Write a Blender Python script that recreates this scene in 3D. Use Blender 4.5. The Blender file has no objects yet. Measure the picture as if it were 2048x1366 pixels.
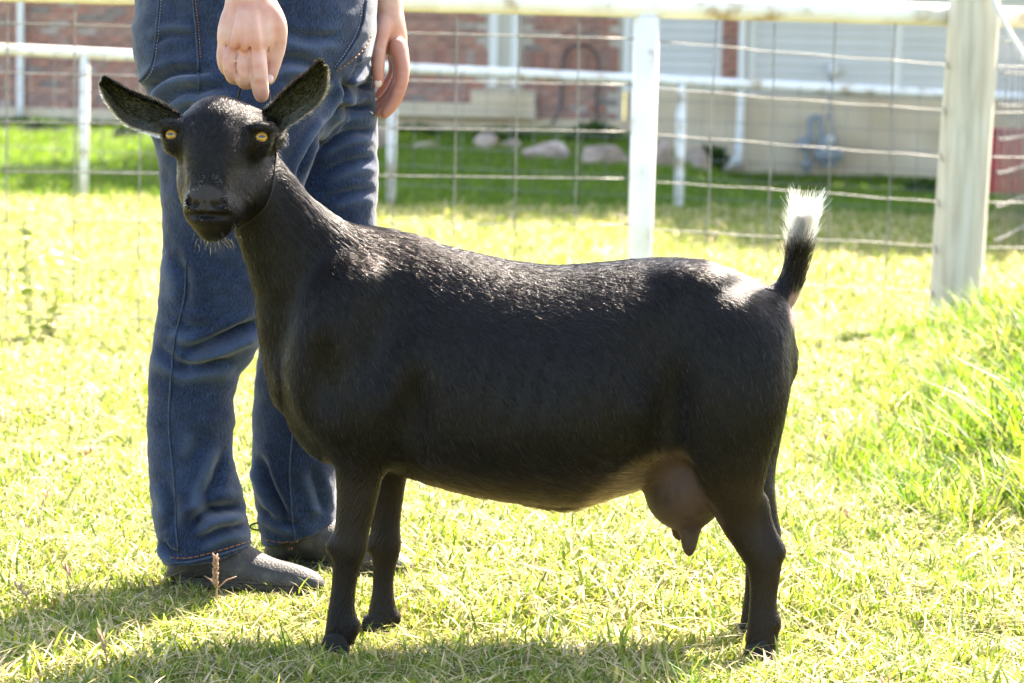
import bpy, bmesh, math, random
import numpy as np
from mathutils import Vector, Matrix, noise
from mathutils.bvhtree import BVHTree

# ------------------------------------------------------------------ camera, world, sun, exposure
SC = bpy.context.scene
COL = SC.collection
FPX = 5828.0                                    # focal length in photo pixels (2048 wide)
CAM = np.array((0.0, -4.0, 0.82))
PITCH, ROLL = math.atan((683 - 115) / FPX), math.radians(1.2)
_F = np.array((0, math.cos(PITCH), -math.sin(PITCH)))
_U0 = np.array((0, math.sin(PITCH), math.cos(PITCH)))
_R0 = np.array((1.0, 0, 0))
_R = _R0 * math.cos(ROLL) + _U0 * math.sin(ROLL)
_U = -_R0 * math.sin(ROLL) + _U0 * math.cos(ROLL)

cam_d = bpy.data.cameras.new('camera')
cam = bpy.data.objects.new('camera', cam_d)
COL.objects.link(cam)
m = Matrix.Identity(4)
for i in range(3):
    m[i][0], m[i][1], m[i][2], m[i][3] = _R[i], _U[i], -_F[i], CAM[i]
cam.matrix_world = m
cam_d.sensor_width = 36.0
cam_d.lens = FPX / 2048 * 36.0
cam_d.clip_start, cam_d.clip_end = 0.1, 500.0
cam_d.dof.use_dof = True
cam_d.dof.focus_distance = 4.05
cam_d.dof.aperture_fstop = 9.0
SC.camera = cam

SUN = np.array((0.47, 0.70, 1.0)); SUN /= np.linalg.norm(SUN)      # direction towards the sun
sun_el = math.asin(SUN[2]); sun_az = math.atan2(SUN[0], SUN[1])
world = bpy.data.worlds.new('World'); SC.world = world; world.use_nodes = True
wn = world.node_tree.nodes; wl = world.node_tree.links
sky = wn.new('ShaderNodeTexSky'); sky.sky_type = 'NISHITA'; sky.sun_disc = False
sky.sun_elevation = sun_el; sky.sun_rotation = sun_az
sky.air_density, sky.dust_density, sky.ozone_density = 1.0, 1.6, 1.0
bg = wn['Background']; wl.new(sky.outputs[0], bg.inputs[0]); bg.inputs[1].default_value = 0.125
sd = bpy.data.lights.new('sun', 'SUN'); sun = bpy.data.objects.new('sun', sd); COL.objects.link(sun)
sd.energy = 5.0; sd.angle = math.radians(0.55); sd.color = (1.0, 0.955, 0.88)
sun.rotation_euler = Vector(-SUN).to_track_quat('-Z', 'Y').to_euler()
sun.location = (4, 5, 12)
SC.view_settings.view_transform = 'Standard'; SC.view_settings.look = 'None'
SC.view_settings.exposure = 2.6; SC.view_settings.gamma = 1.0
SC.view_settings.use_curve_mapping = False
SC.view_settings.use_white_balance = True
SC.view_settings.white_balance_temperature = 7300
SC.view_settings.white_balance_tint = 12
SC.render.engine = 'CYCLES'
SC.cycles.max_bounces = 8; SC.cycles.transparent_max_bounces = 8
SC.cycles.caustics_reflective = False; SC.cycles.caustics_refractive = False
SC.cycles.sample_clamp_indirect = 6.0
SC.cycles_curves.shape = 'RIBBONS'

# ------------------------------------------------------------------ helpers
rng = np.random.default_rng(7)
random.seed(7)

def P(px, py, Y):
    """world point at depth Y seen at photo pixel (px, py)"""
    d = _F + _R * ((px - 1024) / FPX) + _U * ((683 - py) / FPX)
    return CAM + d * ((Y - CAM[1]) / d[1])

def S(Y):
    return FPX / (Y + 4.0)

def tag(o, label=None, cat=None, group=None, kind=None):
    if label: o['label'] = label
    if cat: o['category'] = cat
    if group: o['group'] = group
    if kind: o['kind'] = kind
    return o

def empty(name, loc=(0, 0, 0)):
    o = bpy.data.objects.new(name, None); COL.objects.link(o); o.location = loc
    o.empty_display_size = 0.1
    return o

def link(o, parent=None):
    COL.objects.link(o)
    if parent is not None:
        o.parent = parent
        loc = Vector(parent.location)
        o.matrix_parent_inverse = Matrix.Translation(-loc)
    return o

def mesh_np(name, V, F, mat=None, parent=None, smooth=True, attrs=None):
    """V (n,3), F list/array of polygons"""
    me = bpy.data.meshes.new(name)
    V = np.asarray(V, dtype=np.float32)
    if isinstance(F, np.ndarray):
        k = F.shape[1]; n = len(F)
        me.vertices.add(len(V)); me.vertices.foreach_set('co', V.ravel())
        me.loops.add(n * k); me.loops.foreach_set('vertex_index', F.astype(np.int32).ravel())
        me.polygons.add(n)
        me.polygons.foreach_set('loop_start', np.arange(0, n * k, k, dtype=np.int32))
        me.polygons.foreach_set('loop_total', np.full(n, k, dtype=np.int32))
        me.update(calc_edges=True)
    else:
        me.from_pydata([tuple(map(float, v)) for v in V], [], F)
        me.update()
    me.validate()
    if smooth:
        me.polygons.foreach_set('use_smooth', np.ones(len(me.polygons), dtype=bool))
    if mat is not None: me.materials.append(mat)
    for an, arr in (attrs or {}).items():
        if arr.ndim == 2:
            a = me.attributes.new(an, 'FLOAT_COLOR', 'POINT')
            c = np.ones((len(V), 4), dtype=np.float32); c[:, :3] = arr
            a.data.foreach_set('color', c.ravel())
        else:
            a = me.attributes.new(an, 'FLOAT', 'POINT')
            a.data.foreach_set('value', arr.astype(np.float32))
    o = bpy.data.objects.new(name, me)
    return link(o, parent)

class MB:
    """collects simple solids into one mesh"""
    def __init__(s): s.V = []; s.F = []
    def add(s, V, F):
        b = len(s.V); s.V += [tuple(map(float, v)) for v in V]; s.F += [tuple(b + i for i in f) for f in F]; return s
    def box(s, lo, hi, taper=0.0):
        x0, y0, z0 = lo; x1, y1, z1 = hi
        v = [(x0, y0, z0), (x1, y0, z0), (x1, y1, z0), (x0, y1, z0), (x0, y0, z1), (x1, y0, z1), (x1, y1, z1), (x0, y1, z1)]
        return s.add(v, [(3, 2, 1, 0), (4, 5, 6, 7), (0, 1, 5, 4), (1, 2, 6, 5), (2, 3, 7, 6), (3, 0, 4, 7)])
    def tube(s, pts, rad, n=8, cap=True, flat=None):
        pts = [np.asarray(p, float) for p in pts]
        if not hasattr(rad, '__len__'): rad = [rad] * len(pts)
        ref = np.array((0.31, -0.77, 0.55)); V = []; F = []
        for i, p in enumerate(pts):
            t = pts[min(i + 1, len(pts) - 1)] - pts[max(i - 1, 0)]; t = t / (np.linalg.norm(t) + 1e-12)
            a = np.cross(t, ref); a /= np.linalg.norm(a) + 1e-12; b = np.cross(t, a)
            for k in range(n):
                an = 2 * math.pi * k / n
                V.append(p + rad[i] * (a * math.cos(an) + b * math.sin(an)))
        for i in range(len(pts) - 1):
            for k in range(n):
                k2 = (k + 1) % n
                F.append((i * n + k, (i + 1) * n + k, (i + 1) * n + k2, i * n + k2))
        if cap:
            F.append(tuple(range(n))); F.append(tuple(range(len(pts) * n - 1, (len(pts) - 1) * n - 1, -1)))
        return s.add(V, F)
    def build(s, name, mat, parent=None, smooth=False):
        o = mesh_np(name, np.array(s.V), s.F, mat, parent, smooth)
        return o

def bevel(o, w=0.005, seg=2):
    md = o.modifiers.new('bevel', 'BEVEL'); md.width = w; md.segments = seg; md.limit_method = 'ANGLE'
    return o

def copy_tree(o, parent=None):
    c = o.copy(); COL.objects.link(c); c.parent = parent
    for ch in o.children: copy_tree(ch, c)
    return c

def cr(pts, n):
    """Catmull-Rom resample of an (k,d) array, n samples per span"""
    p = np.asarray(pts, float); out = []
    q = np.vstack([2 * p[0] - p[1], p, 2 * p[-1] - p[-2]])
    for i in range(1, len(q) - 2):
        for t in np.linspace(0, 1, n, endpoint=False):
            a, b, c, d = q[i - 1], q[i], q[i + 1], q[i + 2]
            out.append(0.5 * ((2 * b) + (-a + c) * t + (2 * a - 5 * b + 4 * c - d) * t * t + (-a + 3 * b - 3 * c + d) * t ** 3))
    out.append(p[-1]); return np.array(out)

def smooth_interp(x, xk, yk, n=400):
    o = np.argsort(xk); xk = np.asarray(xk, float)[o]; yk = np.asarray(yk, float)[o]
    g = np.linspace(xk[0], xk[-1], n); v = np.interp(g, xk, yk)
    w = np.hanning(31); w /= w.sum()
    v2 = np.convolve(np.pad(v, 15, mode='reflect', reflect_type='odd'), w, 'valid')
    return np.interp(x, g, v2)

# ---- signed distance field on a (non-uniform) grid, meshed with surface nets
def smin(a, b, k):
    h = np.clip(0.5 + 0.5 * (b - a) / k, 0, 1)
    return b + (a - b) * h - k * h * (1 - h)

def axis(segs):
    """segs: list of (start, end, step)"""
    out = []
    for a, b, s in segs:
        n = max(1, int(round((b - a) / s))); out.append(np.linspace(a, b, n, endpoint=False))
    out.append(np.array([segs[-1][1]])); return np.concatenate(out).astype(np.float32)

class Field:
    def __init__(s, xs, ys, zs):
        s.ax = (xs, ys, zs); s.v = np.full((len(xs), len(ys), len(zs)), 0.3, np.float32)
    def sub(s, lo, hi):
        sl = []
        for a, l, h in zip(s.ax, lo, hi):
            sl.append(slice(max(0, int(np.searchsorted(a, l)) - 1), min(len(a), int(np.searchsorted(a, h)) + 1)))
        g = (s.ax[0][sl[0]][:, None, None], s.ax[1][sl[1]][None, :, None], s.ax[2][sl[2]][None, None, :])
        return tuple(sl), g
    def put(s, fn, lo, hi, k, op='u'):
        mg = 2.5 * k + 0.015
        sl, g = s.sub(np.asarray(lo) - mg, np.asarray(hi) + mg)
        if any(q.stop <= q.start for q in sl): return
        d = fn(*g).astype(np.float32); o = s.v[sl]
        if op == 'u': s.v[sl] = smin(o, d, k)
        elif op == 's': s.v[sl] = -smin(-o, d, k)
        elif op == 'i': s.v[sl] = -smin(-o, -d, k)
    def ell(s, c, r, k=0.01, R=None, op='u'):
        c = np.asarray(c, float); r = np.asarray(r, float); mr = r.max()
        def fn(x, y, z):
            a, b, e = x - c[0], y - c[1], z - c[2]
            if R is not None:
                a, b, e = (R[0][0] * a + R[0][1] * b + R[0][2] * e, R[1][0] * a + R[1][1] * b + R[1][2] * e, R[2][0] * a + R[2][1] * b + R[2][2] * e)
            q = np.sqrt((a / r[0]) ** 2 + (b / r[1]) ** 2 + (e / r[2]) ** 2)
            g = np.sqrt((a / r[0] ** 2) ** 2 + (b / r[1] ** 2) ** 2 + (e / r[2] ** 2) ** 2) + 1e-9
            return q * (q - 1) / g
        s.put(fn, c - mr, c + mr, k, op)
    def seg(s, p, q, r0, r1, k=0.01, op='u', asp=None):
        """round cone; asp = (unit axis, ratio): cross-section scaled along axis"""
        p = np.asarray(p, float); q = np.asarray(q, float); d = q - p; L = float(d @ d) + 1e-12; mr = max(r0, r1) * (max(1, asp[1]) if asp else 1)
        def fn(x, y, z):
            a, b, c = x - p[0], y - p[1], z - p[2]
            t = np.clip((a * d[0] + b * d[1] + c * d[2]) / L, 0, 1)
            a = a - t * d[0]; b = b - t * d[1]; c = c - t * d[2]; r = r0 + (r1 - r0) * t
            n2 = a * a + b * b + c * c
            if asp is not None:
                u, ra = asp; w = a * u[0] + b * u[1] + c * u[2]
                n2 = n2 - w * w + (w / ra) ** 2
                return (np.sqrt(np.maximum(n2, 0)) - r) * min(1.0, ra)
            return np.sqrt(n2) - r
        s.put(fn, np.minimum(p, q) - mr, np.maximum(p, q) + mr, k, op)
    def chain(s, pts, rad, k=0.01, n=4, kin=0.006, asp=None):
        """smooth chain of round cones, unioned with itself first, then blended in with k"""
        A = cr(np.column_stack([np.asarray(pts, float), np.asarray(rad, float)]), n)
        mr = A[:, 3].max() * (max(1, asp[1]) if asp else 1)
        lo, hi = A[:, :3].min(0) - mr, A[:, :3].max(0) + mr
        def fn(x, y, z):
            best = None
            for i in range(len(A) - 1):
                p, q = A[i, :3], A[i + 1, :3]; d = q - p; L = float(d @ d) + 1e-12
                a, b, c = x - p[0], y - p[1], z - p[2]
                t = np.clip((a * d[0] + b * d[1] + c * d[2]) / L, 0, 1)
                a = a - t * d[0]; b = b - t * d[1]; c = c - t * d[2]
                n2 = a * a + b * b + c * c; r = A[i, 3] + (A[i + 1, 3] - A[i, 3]) * t
                if asp is not None:
                    u, ra = asp; w = a * u[0] + b * u[1] + c * u[2]
                    n2 = n2 - w * w + (w / ra) ** 2
                    e = (np.sqrt(np.maximum(n2, 0)) - r) * min(1.0, ra)
                else:
                    e = np.sqrt(n2) - r
                best = e if best is None else (smin(best, e, kin) if kin else np.minimum(best, e))
            return best
        s.put(fn, lo, hi, k)
    def mesh(s, smooth_it=2, lam=0.5):
        v = s.v; ins = v < 0; xs, ys, zs = s.ax
        nx, ny, nz = v.shape
        cs = np.zeros((nx - 1, ny - 1, nz - 1), np.uint8)
        for dx in (0, 1):
            for dy in (0, 1):
                for dz in (0, 1):
                    cs += ins[dx:nx - 1 + dx, dy:ny - 1 + dy, dz:nz - 1 + dz]
        mix = (cs > 0) & (cs < 8)
        I, J, K = np.nonzero(mix); n = len(I)
        idx = np.full(mix.shape, -1, np.int32); idx[I, J, K] = np.arange(n)
        corner = [(a, b, c) for a in (0, 1) for b in (0, 1) for c in (0, 1)]
        val = {c: v[I + c[0], J + c[1], K + c[2]] for c in corner}
        pos = np.zeros((n, 3)); cnt = np.zeros(n)
        for c in corner:
            for ax_ in range(3):
                if c[ax_] == 0:
                    e = list(c); e[ax_] = 1; e = tuple(e)
                    a, b = val[c], val[e]; mk = (a < 0) != (b < 0)
                    t = np.where(mk, a / np.where(mk, a - b, 1), 0)
                    q = np.empty((n, 3))
                    q[:, 0] = xs[I + c[0]]; q[:, 1] = ys[J + c[1]]; q[:, 2] = zs[K + c[2]]
                    A = (xs, ys, zs)[ax_]; i0 = (I, J, K)[ax_]
                    q[:, ax_] = A[i0] + t * (A[i0 + 1] - A[i0])
                    pos[mk] += q[mk]; cnt[mk] += 1
        V = pos / np.maximum(cnt, 1)[:, None]
        quads = []
        for ax_ in range(3):
            a = ins.take(range(0, v.shape[ax_] - 1), ax_); b = ins.take(range(1, v.shape[ax_]), ax_)
            E = a != b
            i, j, k = np.nonzero(E)
            u, w = [(1, 2), (2, 0), (0, 1)][ax_]
            ijk = np.stack([i, j, k], 1)
            ok = (ijk[:, u] > 0) & (ijk[:, w] > 0) & (ijk[:, u] < v.shape[u] - 1) & (ijk[:, w] < v.shape[w] - 1)
            ijk = ijk[ok]; fl = a[tuple(ijk.T)]
            def cell(du, dw):
                c = ijk.copy(); c[:, u] += du; c[:, w] += dw; return idx[c[:, 0], c[:, 1], c[:, 2]]
            Q = np.stack([cell(-1, -1), cell(0, -1), cell(0, 0), cell(-1, 0)], 1)
            Q[~fl] = Q[~fl][:, ::-1]
            quads.append(Q)
        Q = np.concatenate(quads); Q = Q[(Q >= 0).all(1)]
        E = np.concatenate([Q[:, [0, 1]], Q[:, [1, 2]], Q[:, [2, 3]], Q[:, [3, 0]]])
        for _ in range(smooth_it):
            acc = np.zeros_like(V); c = np.bincount(E[:, 0], minlength=n) + np.bincount(E[:, 1], minlength=n)
            for ax_ in range(3):
                acc[:, ax_] = np.bincount(E[:, 0], V[E[:, 1], ax_], n) + np.bincount(E[:, 1], V[E[:, 0], ax_], n)
            V = V + lam * (acc / np.maximum(c, 1)[:, None] - V)
        # keep the largest connected piece
        lab = np.arange(n)
        for _ in range(200):
            m2 = np.minimum(lab[E[:, 0]], lab[E[:, 1]]); old = lab.copy()
            np.minimum.at(lab, E[:, 0], m2); np.minimum.at(lab, E[:, 1], m2); lab = lab[lab]
            if (old == lab).all(): break
        big = np.bincount(lab).argmax(); keep = lab == big
        mp = np.cumsum(keep) - 1
        Q = mp[Q[keep[Q[:, 0]]]]
        return V[keep], Q

def vert_normals(V, Q):
    n = np.cross(V[Q[:, 2]] - V[Q[:, 0]], V[Q[:, 3]] - V[Q[:, 1]]); out = np.zeros_like(V)
    for k in range(4): 
        for a in range(3): out[:, a] += np.bincount(Q[:, k], n[:, a], len(V))
    return out / (np.linalg.norm(out, axis=1)[:, None] + 1e-12)

def vnoise(p, f, seed=0):
    """cheap smooth value noise on (n,3) points"""
    p = np.asarray(p) * f + 57.3 * (seed + 1)
    i = np.floor(p).astype(np.int64); t = p - i; t = t * t * (3 - 2 * t)
    def h(a, b, c):
        n = (a * 73856093) ^ (b * 19349663) ^ (c * 83492791) ^ (seed * 2654435)
        n = (n ^ (n >> 13)) * 1274126177 & 0x7fffffff
        return (n % 65536) / 65535.0
    r = 0
    for a in (0, 1):
        for b in (0, 1):
            for c in (0, 1):
                w = (t[:, 0] if a else 1 - t[:, 0]) * (t[:, 1] if b else 1 - t[:, 1]) * (t[:, 2] if c else 1 - t[:, 2])
                r = r + w * h(i[:, 0] + a, i[:, 1] + b, i[:, 2] + c)
    return r

# ---- materials
def mat_new(name):
    mt = bpy.data.materials.new(name); mt.use_nodes = True
    nt = mt.node_tree; return mt, nt, nt.nodes['Principled BSDF'], nt.nodes['Material Output']

def node(nt, t, **kw):
    n = nt.nodes.new(t)
    for k, v in kw.items():
        if k.startswith('i_'):
            key = k[2:]; key = int(key) if key.isdigit() else key
            n.inputs[key].default_value = v
        else: setattr(n, k, v)
    return n

def ramp(nt, fac, stops, interp='LINEAR'):
    r = nt.nodes.new('ShaderNodeValToRGB'); r.color_ramp.interpolation = interp
    while len(r.color_ramp.elements) < len(stops): r.color_ramp.elements.new(0.5)
    for e, (p, c) in zip(r.color_ramp.elements, stops):
        e.position = p; e.color = (*c, 1) if len(c) == 3 else c
    nt.links.new(fac, r.inputs[0]); return r

def mat_var(name, cols, scale=8.0, rough=0.6, bump=0.0, bscale=60.0, coord='Object', detail=6.0, spec=0.4, stretch=None, metallic=0.0, rnd=0.0):
    """base colour wandering between the given colours, with fine relief"""
    mt, nt, bs, out = mat_new(name)
    tc = node(nt, 'ShaderNodeTexCoord'); vec = tc.outputs[coord]
    if stretch:
        mp = node(nt, 'ShaderNodeMapping'); mp.inputs['Scale'].default_value = stretch
        nt.links.new(vec, mp.inputs[0]); vec = mp.outputs[0]
    nz = node(nt, 'ShaderNodeTexNoise'); nz.inputs['Scale'].default_value = scale; nz.inputs['Detail'].default_value = detail
    nt.links.new(vec, nz.inputs['Vector'])
    n = len(cols); st = [(0.3 + 0.4 * i / max(1, n - 1), c) for i, c in enumerate(cols)]
    r = ramp(nt, nz.outputs['Fac'], st)
    col = r.outputs[0]
    if rnd:
        oi = node(nt, 'ShaderNodeObjectInfo'); hs = node(nt, 'ShaderNodeHueSaturation')
        mr = node(nt, 'ShaderNodeMapRange'); mr.inputs['To Min'].default_value = 1 - rnd; mr.inputs['To Max'].default_value = 1 + rnd
        nt.links.new(oi.outputs['Random'], mr.inputs[0]); nt.links.new(mr.outputs[0], hs.inputs['Value']); nt.links.new(col, hs.inputs['Color']); col = hs.outputs[0]
    nt.links.new(col, bs.inputs['Base Color'])
    bs.inputs['Roughness'].default_value = rough; bs.inputs['Specular IOR Level'].default_value = spec; bs.inputs['Metallic'].default_value = metallic
    if bump:
        b = node(nt, 'ShaderNodeBump'); b.inputs['Strength'].default_value = bump; b.inputs['Distance'].default_value = 0.004
        n2 = node(nt, 'ShaderNodeTexNoise'); n2.inputs['Scale'].default_value = bscale; n2.inputs['Detail'].default_value = 5
        nt.links.new(vec, n2.inputs['Vector']); nt.links.new(n2.outputs['Fac'], b.inputs['Height']); nt.links.new(b.outputs[0], bs.inputs['Normal'])
    return mt
# ------------------------------------------------------------------ ground
def sstep(a, b, x):
    t = np.clip((np.asarray(x, float) - a) / (b - a), 0, 1); return t * t * (3 - 2 * t)

def G(x, y):
    x = np.asarray(x, float); y = np.asarray(y, float)
    z = np.interp(y, [-60, 1.2, 4.8, 15.4, 22, 27.5, 80], [0, 0, -0.06, -0.2, -0.1, -0.01, 0])
    z = z - 0.42 * sstep(.9, 2.4, x) * sstep(15, 26, y)
    z = z + 0.66 * np.exp(-((x - 2.28) / 0.8) ** 2 - ((y - 3.4) / 1.3) ** 2)
    z = z + 0.012 * np.sin(x * 2.3 + 0.7) * np.sin(y * 1.9 + x) * sstep(0.9, 2.0, np.hypot(x + 0.1, y - 0.2))
    return z - .018 * (1 - sstep(.12, .34, y))

def Gz(x, y): return float(G(x, y))

def make_ground():
    xs = np.concatenate([np.linspace(-150, -9, 12), np.linspace(-8, 8, 129), np.linspace(9, 150, 12)])
    ys = np.concatenate([np.linspace(-60, -5, 8), np.linspace(-4, 9, 105), np.linspace(9.5, 34, 40), np.linspace(40, 200, 8)])
    X, Y = np.meshgrid(xs, ys, indexing='ij'); Z = G(X, Y)
    V = np.stack([X, Y, Z], -1).reshape(-1, 3); ny = len(ys)
    i, j = np.meshgrid(np.arange(len(xs) - 1), np.arange(ny - 1), indexing='ij'); a = (i * ny + j).ravel()
    Q = np.stack([a, a + ny, a + ny + 1, a + 1], 1)
    mt, nt, bs, out = mat_new('turf_soil')
    tc = node(nt, 'ShaderNodeTexCoord')
    n1 = node(nt, 'ShaderNodeTexNoise', i_Scale=9.0, i_Detail=8.0, i_Roughness=0.7); n2 = node(nt, 'ShaderNodeTexNoise', i_Scale=110.0, i_Detail=4.0)
    nt.links.new(tc.outputs['Object'], n1.inputs['Vector']); nt.links.new(tc.outputs['Object'], n2.inputs['Vector'])
    r1 = ramp(nt, n1.outputs['Fac'], [(0.3, (0.10, 0.12, 0.03)), (0.5, (0.17, 0.17, 0.055)), (0.68, (0.27, 0.21, 0.10))])
    r2 = ramp(nt, n2.outputs['Fac'], [(0.35, (0.45, 0.45, 0.4)), (0.65, (1.25, 1.2, 1.1))])
    mx = node(nt, 'ShaderNodeMix', data_type='RGBA', blend_type='MULTIPLY'); mx.inputs[0].default_value = 1
    nt.links.new(r1.outputs[0], mx.inputs[6]); nt.links.new(r2.outputs[0], mx.inputs[7])
    nt.links.new(mx.outputs[2], bs.inputs['Base Color']); bs.inputs['Roughness'].default_value = 0.95; bs.inputs['Specular IOR Level'].default_value = 0.1
    b = node(nt, 'ShaderNodeBump'); b.inputs['Strength'].default_value = 0.8; b.inputs['Distance'].default_value = 0.01
    nt.links.new(n2.outputs['Fac'], b.inputs['Height']); nt.links.new(b.outputs[0], bs.inputs['Normal'])
    tag(mesh_np('ground', V, Q, mt), 'grassy ground of the pen and lawn', None, kind='structure')
make_ground()
# ------------------------------------------------------------------ the goat
GY = 0.11                                             # depth of the goat's middle plane
goat = empty('goat', (P(1080, 1300, GY)[0], GY, 0.0))
tag(goat, 'black dairy goat with white tail tip and full udder, its head turned to the viewer', 'goat')

def unproject_px(V):
    d = V - CAM; f = d @ _F
    return np.stack([1024 + FPX * (d @ _R) / f, 683 - FPX * (d @ _U) / f], 1)

# head frame
PSI, TIL = math.radians(6.5), math.radians(24)
HU = np.array((math.cos(PSI), -math.sin(PSI), 0.0))
_hw = np.array((-math.sin(PSI), -math.cos(PSI), 0.0))
HW = _hw * math.cos(TIL) + np.array((0, 0, math.sin(TIL)))
HV = _hw * math.sin(TIL) - np.array((0, 0, math.cos(TIL)))
HO = P(438, 284, 0.03)
HR = np.array([HU, HV, HW])
def H(u, v, w): return HO + u * HU + v * HV + w * HW
EYES = [H(s * 0.0600 + .001, 0.0, 0.019) for s in (-1, 1)]
_cd = np.array((0.0, -0.985, 0.17))
GAZE = []
for s in (-1, 1):
    g = _cd * 0.93 + HU * (0.30 * s) ; GAZE.append(g / np.linalg.norm(g))

def build_goat_body():
    xs = axis([(-0.50, -0.31, 0.0023), (-0.31, 0.44, 0.0046)])
    ys = axis([(-0.13, 0.12, 0.0027), (0.12, 0.31, 0.0050)])
    zs = axis([(-0.01, 0.55, 0.0046), (0.55, 0.80, 0.0023)])
    F = Field(xs, ys, zs)
    s0 = S(GY)
    # trunk: outlines read along its length (top, bottom, half width, egg shape)
    T = [(566, 705, 785, .035, 0), (582, 645, 820, .062, 0), (610, 585, 860, .082, 0), (640, 530, 908, .094, .05), (690, 482, 928, .104, .12), (740, 468, 938, .110, .2), (800, 472, 948, .116, .25),
         (870, 486, 968, .124, .25), (940, 505, 986, .134, .22), (1020, 522, 1000, .142, .18), (1100, 531, 1008, .148, .14), (1150, 529, 1010, .15, .12), (1200, 525, 1000, .149, .08), (1260, 519, 984, .138, .05),
         (1320, 515, 962, .124, .02), (1390, 518, 935, .114, .03), (1450, 534, 905, .103, .02), (1500, 556, 880, .098, .05), (1540, 580, 850, .094, .08), (1568, 612, 815, .07, .1), (1585, 660, 770, .045, .1), (1590, 690, 740, .03, 0)]
    tk = np.array([[P(t[0], (t[1] + t[2]) / 2, GY)[0], P(t[0], t[1], GY)[2], P(t[0], t[2], GY)[2], t[3], t[4]] for t in T])
    def trunk(x, y, z):
        xf = np.clip(x.ravel(), tk[0, 0], tk[-1, 0])
        q = [smooth_interp(xf, tk[:, 0], tk[:, i])[:, None, None] for i in (1, 2, 3, 4)]
        zc, b = (q[0] + q[1]) / 2, np.abs(q[0] - q[1]) / 2
        v = (z - zc) / b; a = q[2] * (1 - q[3] * np.clip(v, -1, 1))
        u = (y - GY) / a
        rho = (np.abs(u) ** 2.05 + np.abs(v) ** 2.05) ** (1 / 2.05)
        d = (rho - 1) * np.minimum(a, b)
        dx = np.maximum(np.maximum(tk[0, 0] - x, x - tk[-1, 0]), 0)
        return np.where(dx > 0, np.sqrt(np.maximum(d, 0) ** 2 + dx ** 2) + np.minimum(d, 0) * 0, d)
    F.put(trunk, (tk[0, 0], GY - .16, 0.15), (tk[-1, 0], GY + .16, 0.62), 0.01)
    YA = (0, 1, 0)
    # neck
    nk = [(500, 345, .075, 58), (524, 395, .075, 70), (553, 445, .08, 79), (592, 502, .09, 97), (636, 563, .10, 124), (682, 640, .11, 146)]
    F.chain([P(a, b, c) for a, b, c, d in nk], [d / S(c) for a, b, c, d in nk], k=0.03, asp=(YA, 0.66))
    F.chain([P(574, 640, GY), P(578, 720, GY), P(602, 792, GY), P(634, 846, GY)], [v / s0 for v in (28, 31, 38, 42)], k=0.05)      # brisket
    # withers ridge, shoulder blades, hip bones, pin bones
    F.chain([P(690, 500, GY), P(760, 488, GY), P(840, 502, GY)], [.012, .012, .010], k=0.02)
    for s in (-1, 1):
        sy = GY + s * 0.070
        F.ell(P(672, 690, sy), (.060, .042, .115), k=0.035, R=Matrix.Rotation(math.radians(-14), 3, 'Y'))
        F.ell(P(705, 815, sy), (.052, .040, .072), k=0.03)
        F.ell(P(1390, 566, GY + s * .066), (.034, .024, .016), k=0.05)
        F.ell(P(1545, 640, GY + s * .05), (.028, .028, .03), k=0.04)
        F.ell(P(1440, 760, GY + s * .085), (.085, .043, .11), k=0.035, R=Matrix.Rotation(math.radians(10), 3, 'Y'))
    # hollow of the flank and behind the elbow
    for s in (-1, 1):
        F.ell(P(1318, 690, GY + s * .158), (.050, .048, .085), k=0.035, op='s'); F.ell(P(1343, 850, GY + s * .132), (.026, .032, .075), k=0.03, op='s')
        F.ell(P(818, 862, GY + s * .144), (.030, .046, .095), k=0.028, op='s')
        F.ell(P(778, 620, GY + s * .142), (.030, .048, .10), k=0.04, op='s', R=Matrix.Rotation(math.radians(-14), 3, 'Y')); F.ell(P(640, 770, GY + s * .128), (.02, .03, .06), k=0.03, op='s')
    def leg(pts, Y0, asp=0.8, k=0.016):
        F.chain([P(a, b, Y0 + (e[0] if e else 0)) for a, b, r, *e in pts], [r / S(Y0) for a, b, r, *e in pts], k=k, asp=(YA, asp), n=5)
    leg([(712, 820, 66, -.008), (722, 890, 54, -.004), (718, 950, 43), (712, 1010, 35), (705, 1055, 30), (699, 1096, 31), (692, 1136, 23), (686, 1186, 20.5), (683, 1228, 23), (682, 1266, 27), (672, 1312, 23)], 0.045)
    leg([(752, 830, 60, 0), (768, 900, 48), (773, 955, 36), (772, 1010, 29), (771, 1055, 25.5), (772, 1092, 27), (768, 1134, 19.5), (766, 1180, 18), (765, 1214, 22), (763, 1246, 26), (752, 1280, 23)], 0.185)
    leg([(1470, 700, 104, -.005), (1466, 800, 98, -.022), (1460, 895, 77, -.022), (1466, 965, 58, -.012), (1478, 1025, 42), (1502, 1080, 31), (1526, 1116, 31), (1529, 1155, 25), (1526, 1205, 22), (1526, 1246, 25), (1524, 1282, 26), (1520, 1314, 23)], 0.045, 0.68, 0.02)
    leg([(1478, 720, 98, .005), (1480, 820, 88, .022), (1488, 920, 60, .012), (1502, 990, 43), (1518, 1042, 30), (1528, 1082, 27), (1516, 1126, 21), (1511, 1186, 19), (1509, 1232, 22), (1506, 1264, 23), (1502, 1286, 22)], 0.185, 0.68, 0.02)
    # points of elbow, knee, hock, fetlock, dew claws
    for (x, y, Y0, r) in ((1556, 1104, .045, 11), (1541, 1072, .185, 10), (775, 905, .045, 22), (708, 1252, .045, 11), (790, 1236, .185, 11), (1549, 1246, .045, 10), (667, 1092, .045, 14), (740, 1090, .185, 12)):
        F.ell(P(x, y, Y0), (r / S(Y0),) * 3, k=0.014)
    for a_, b_, y_ in (((702, 1130), (697, 1232), .024), ((778, 1130), (775, 1215), .168), ((1536, 1150), (1536, 1246), .022)):
        F.seg(P(*a_, y_), P(*b_, y_), .0040, .0040, k=.006, op='s')
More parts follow.
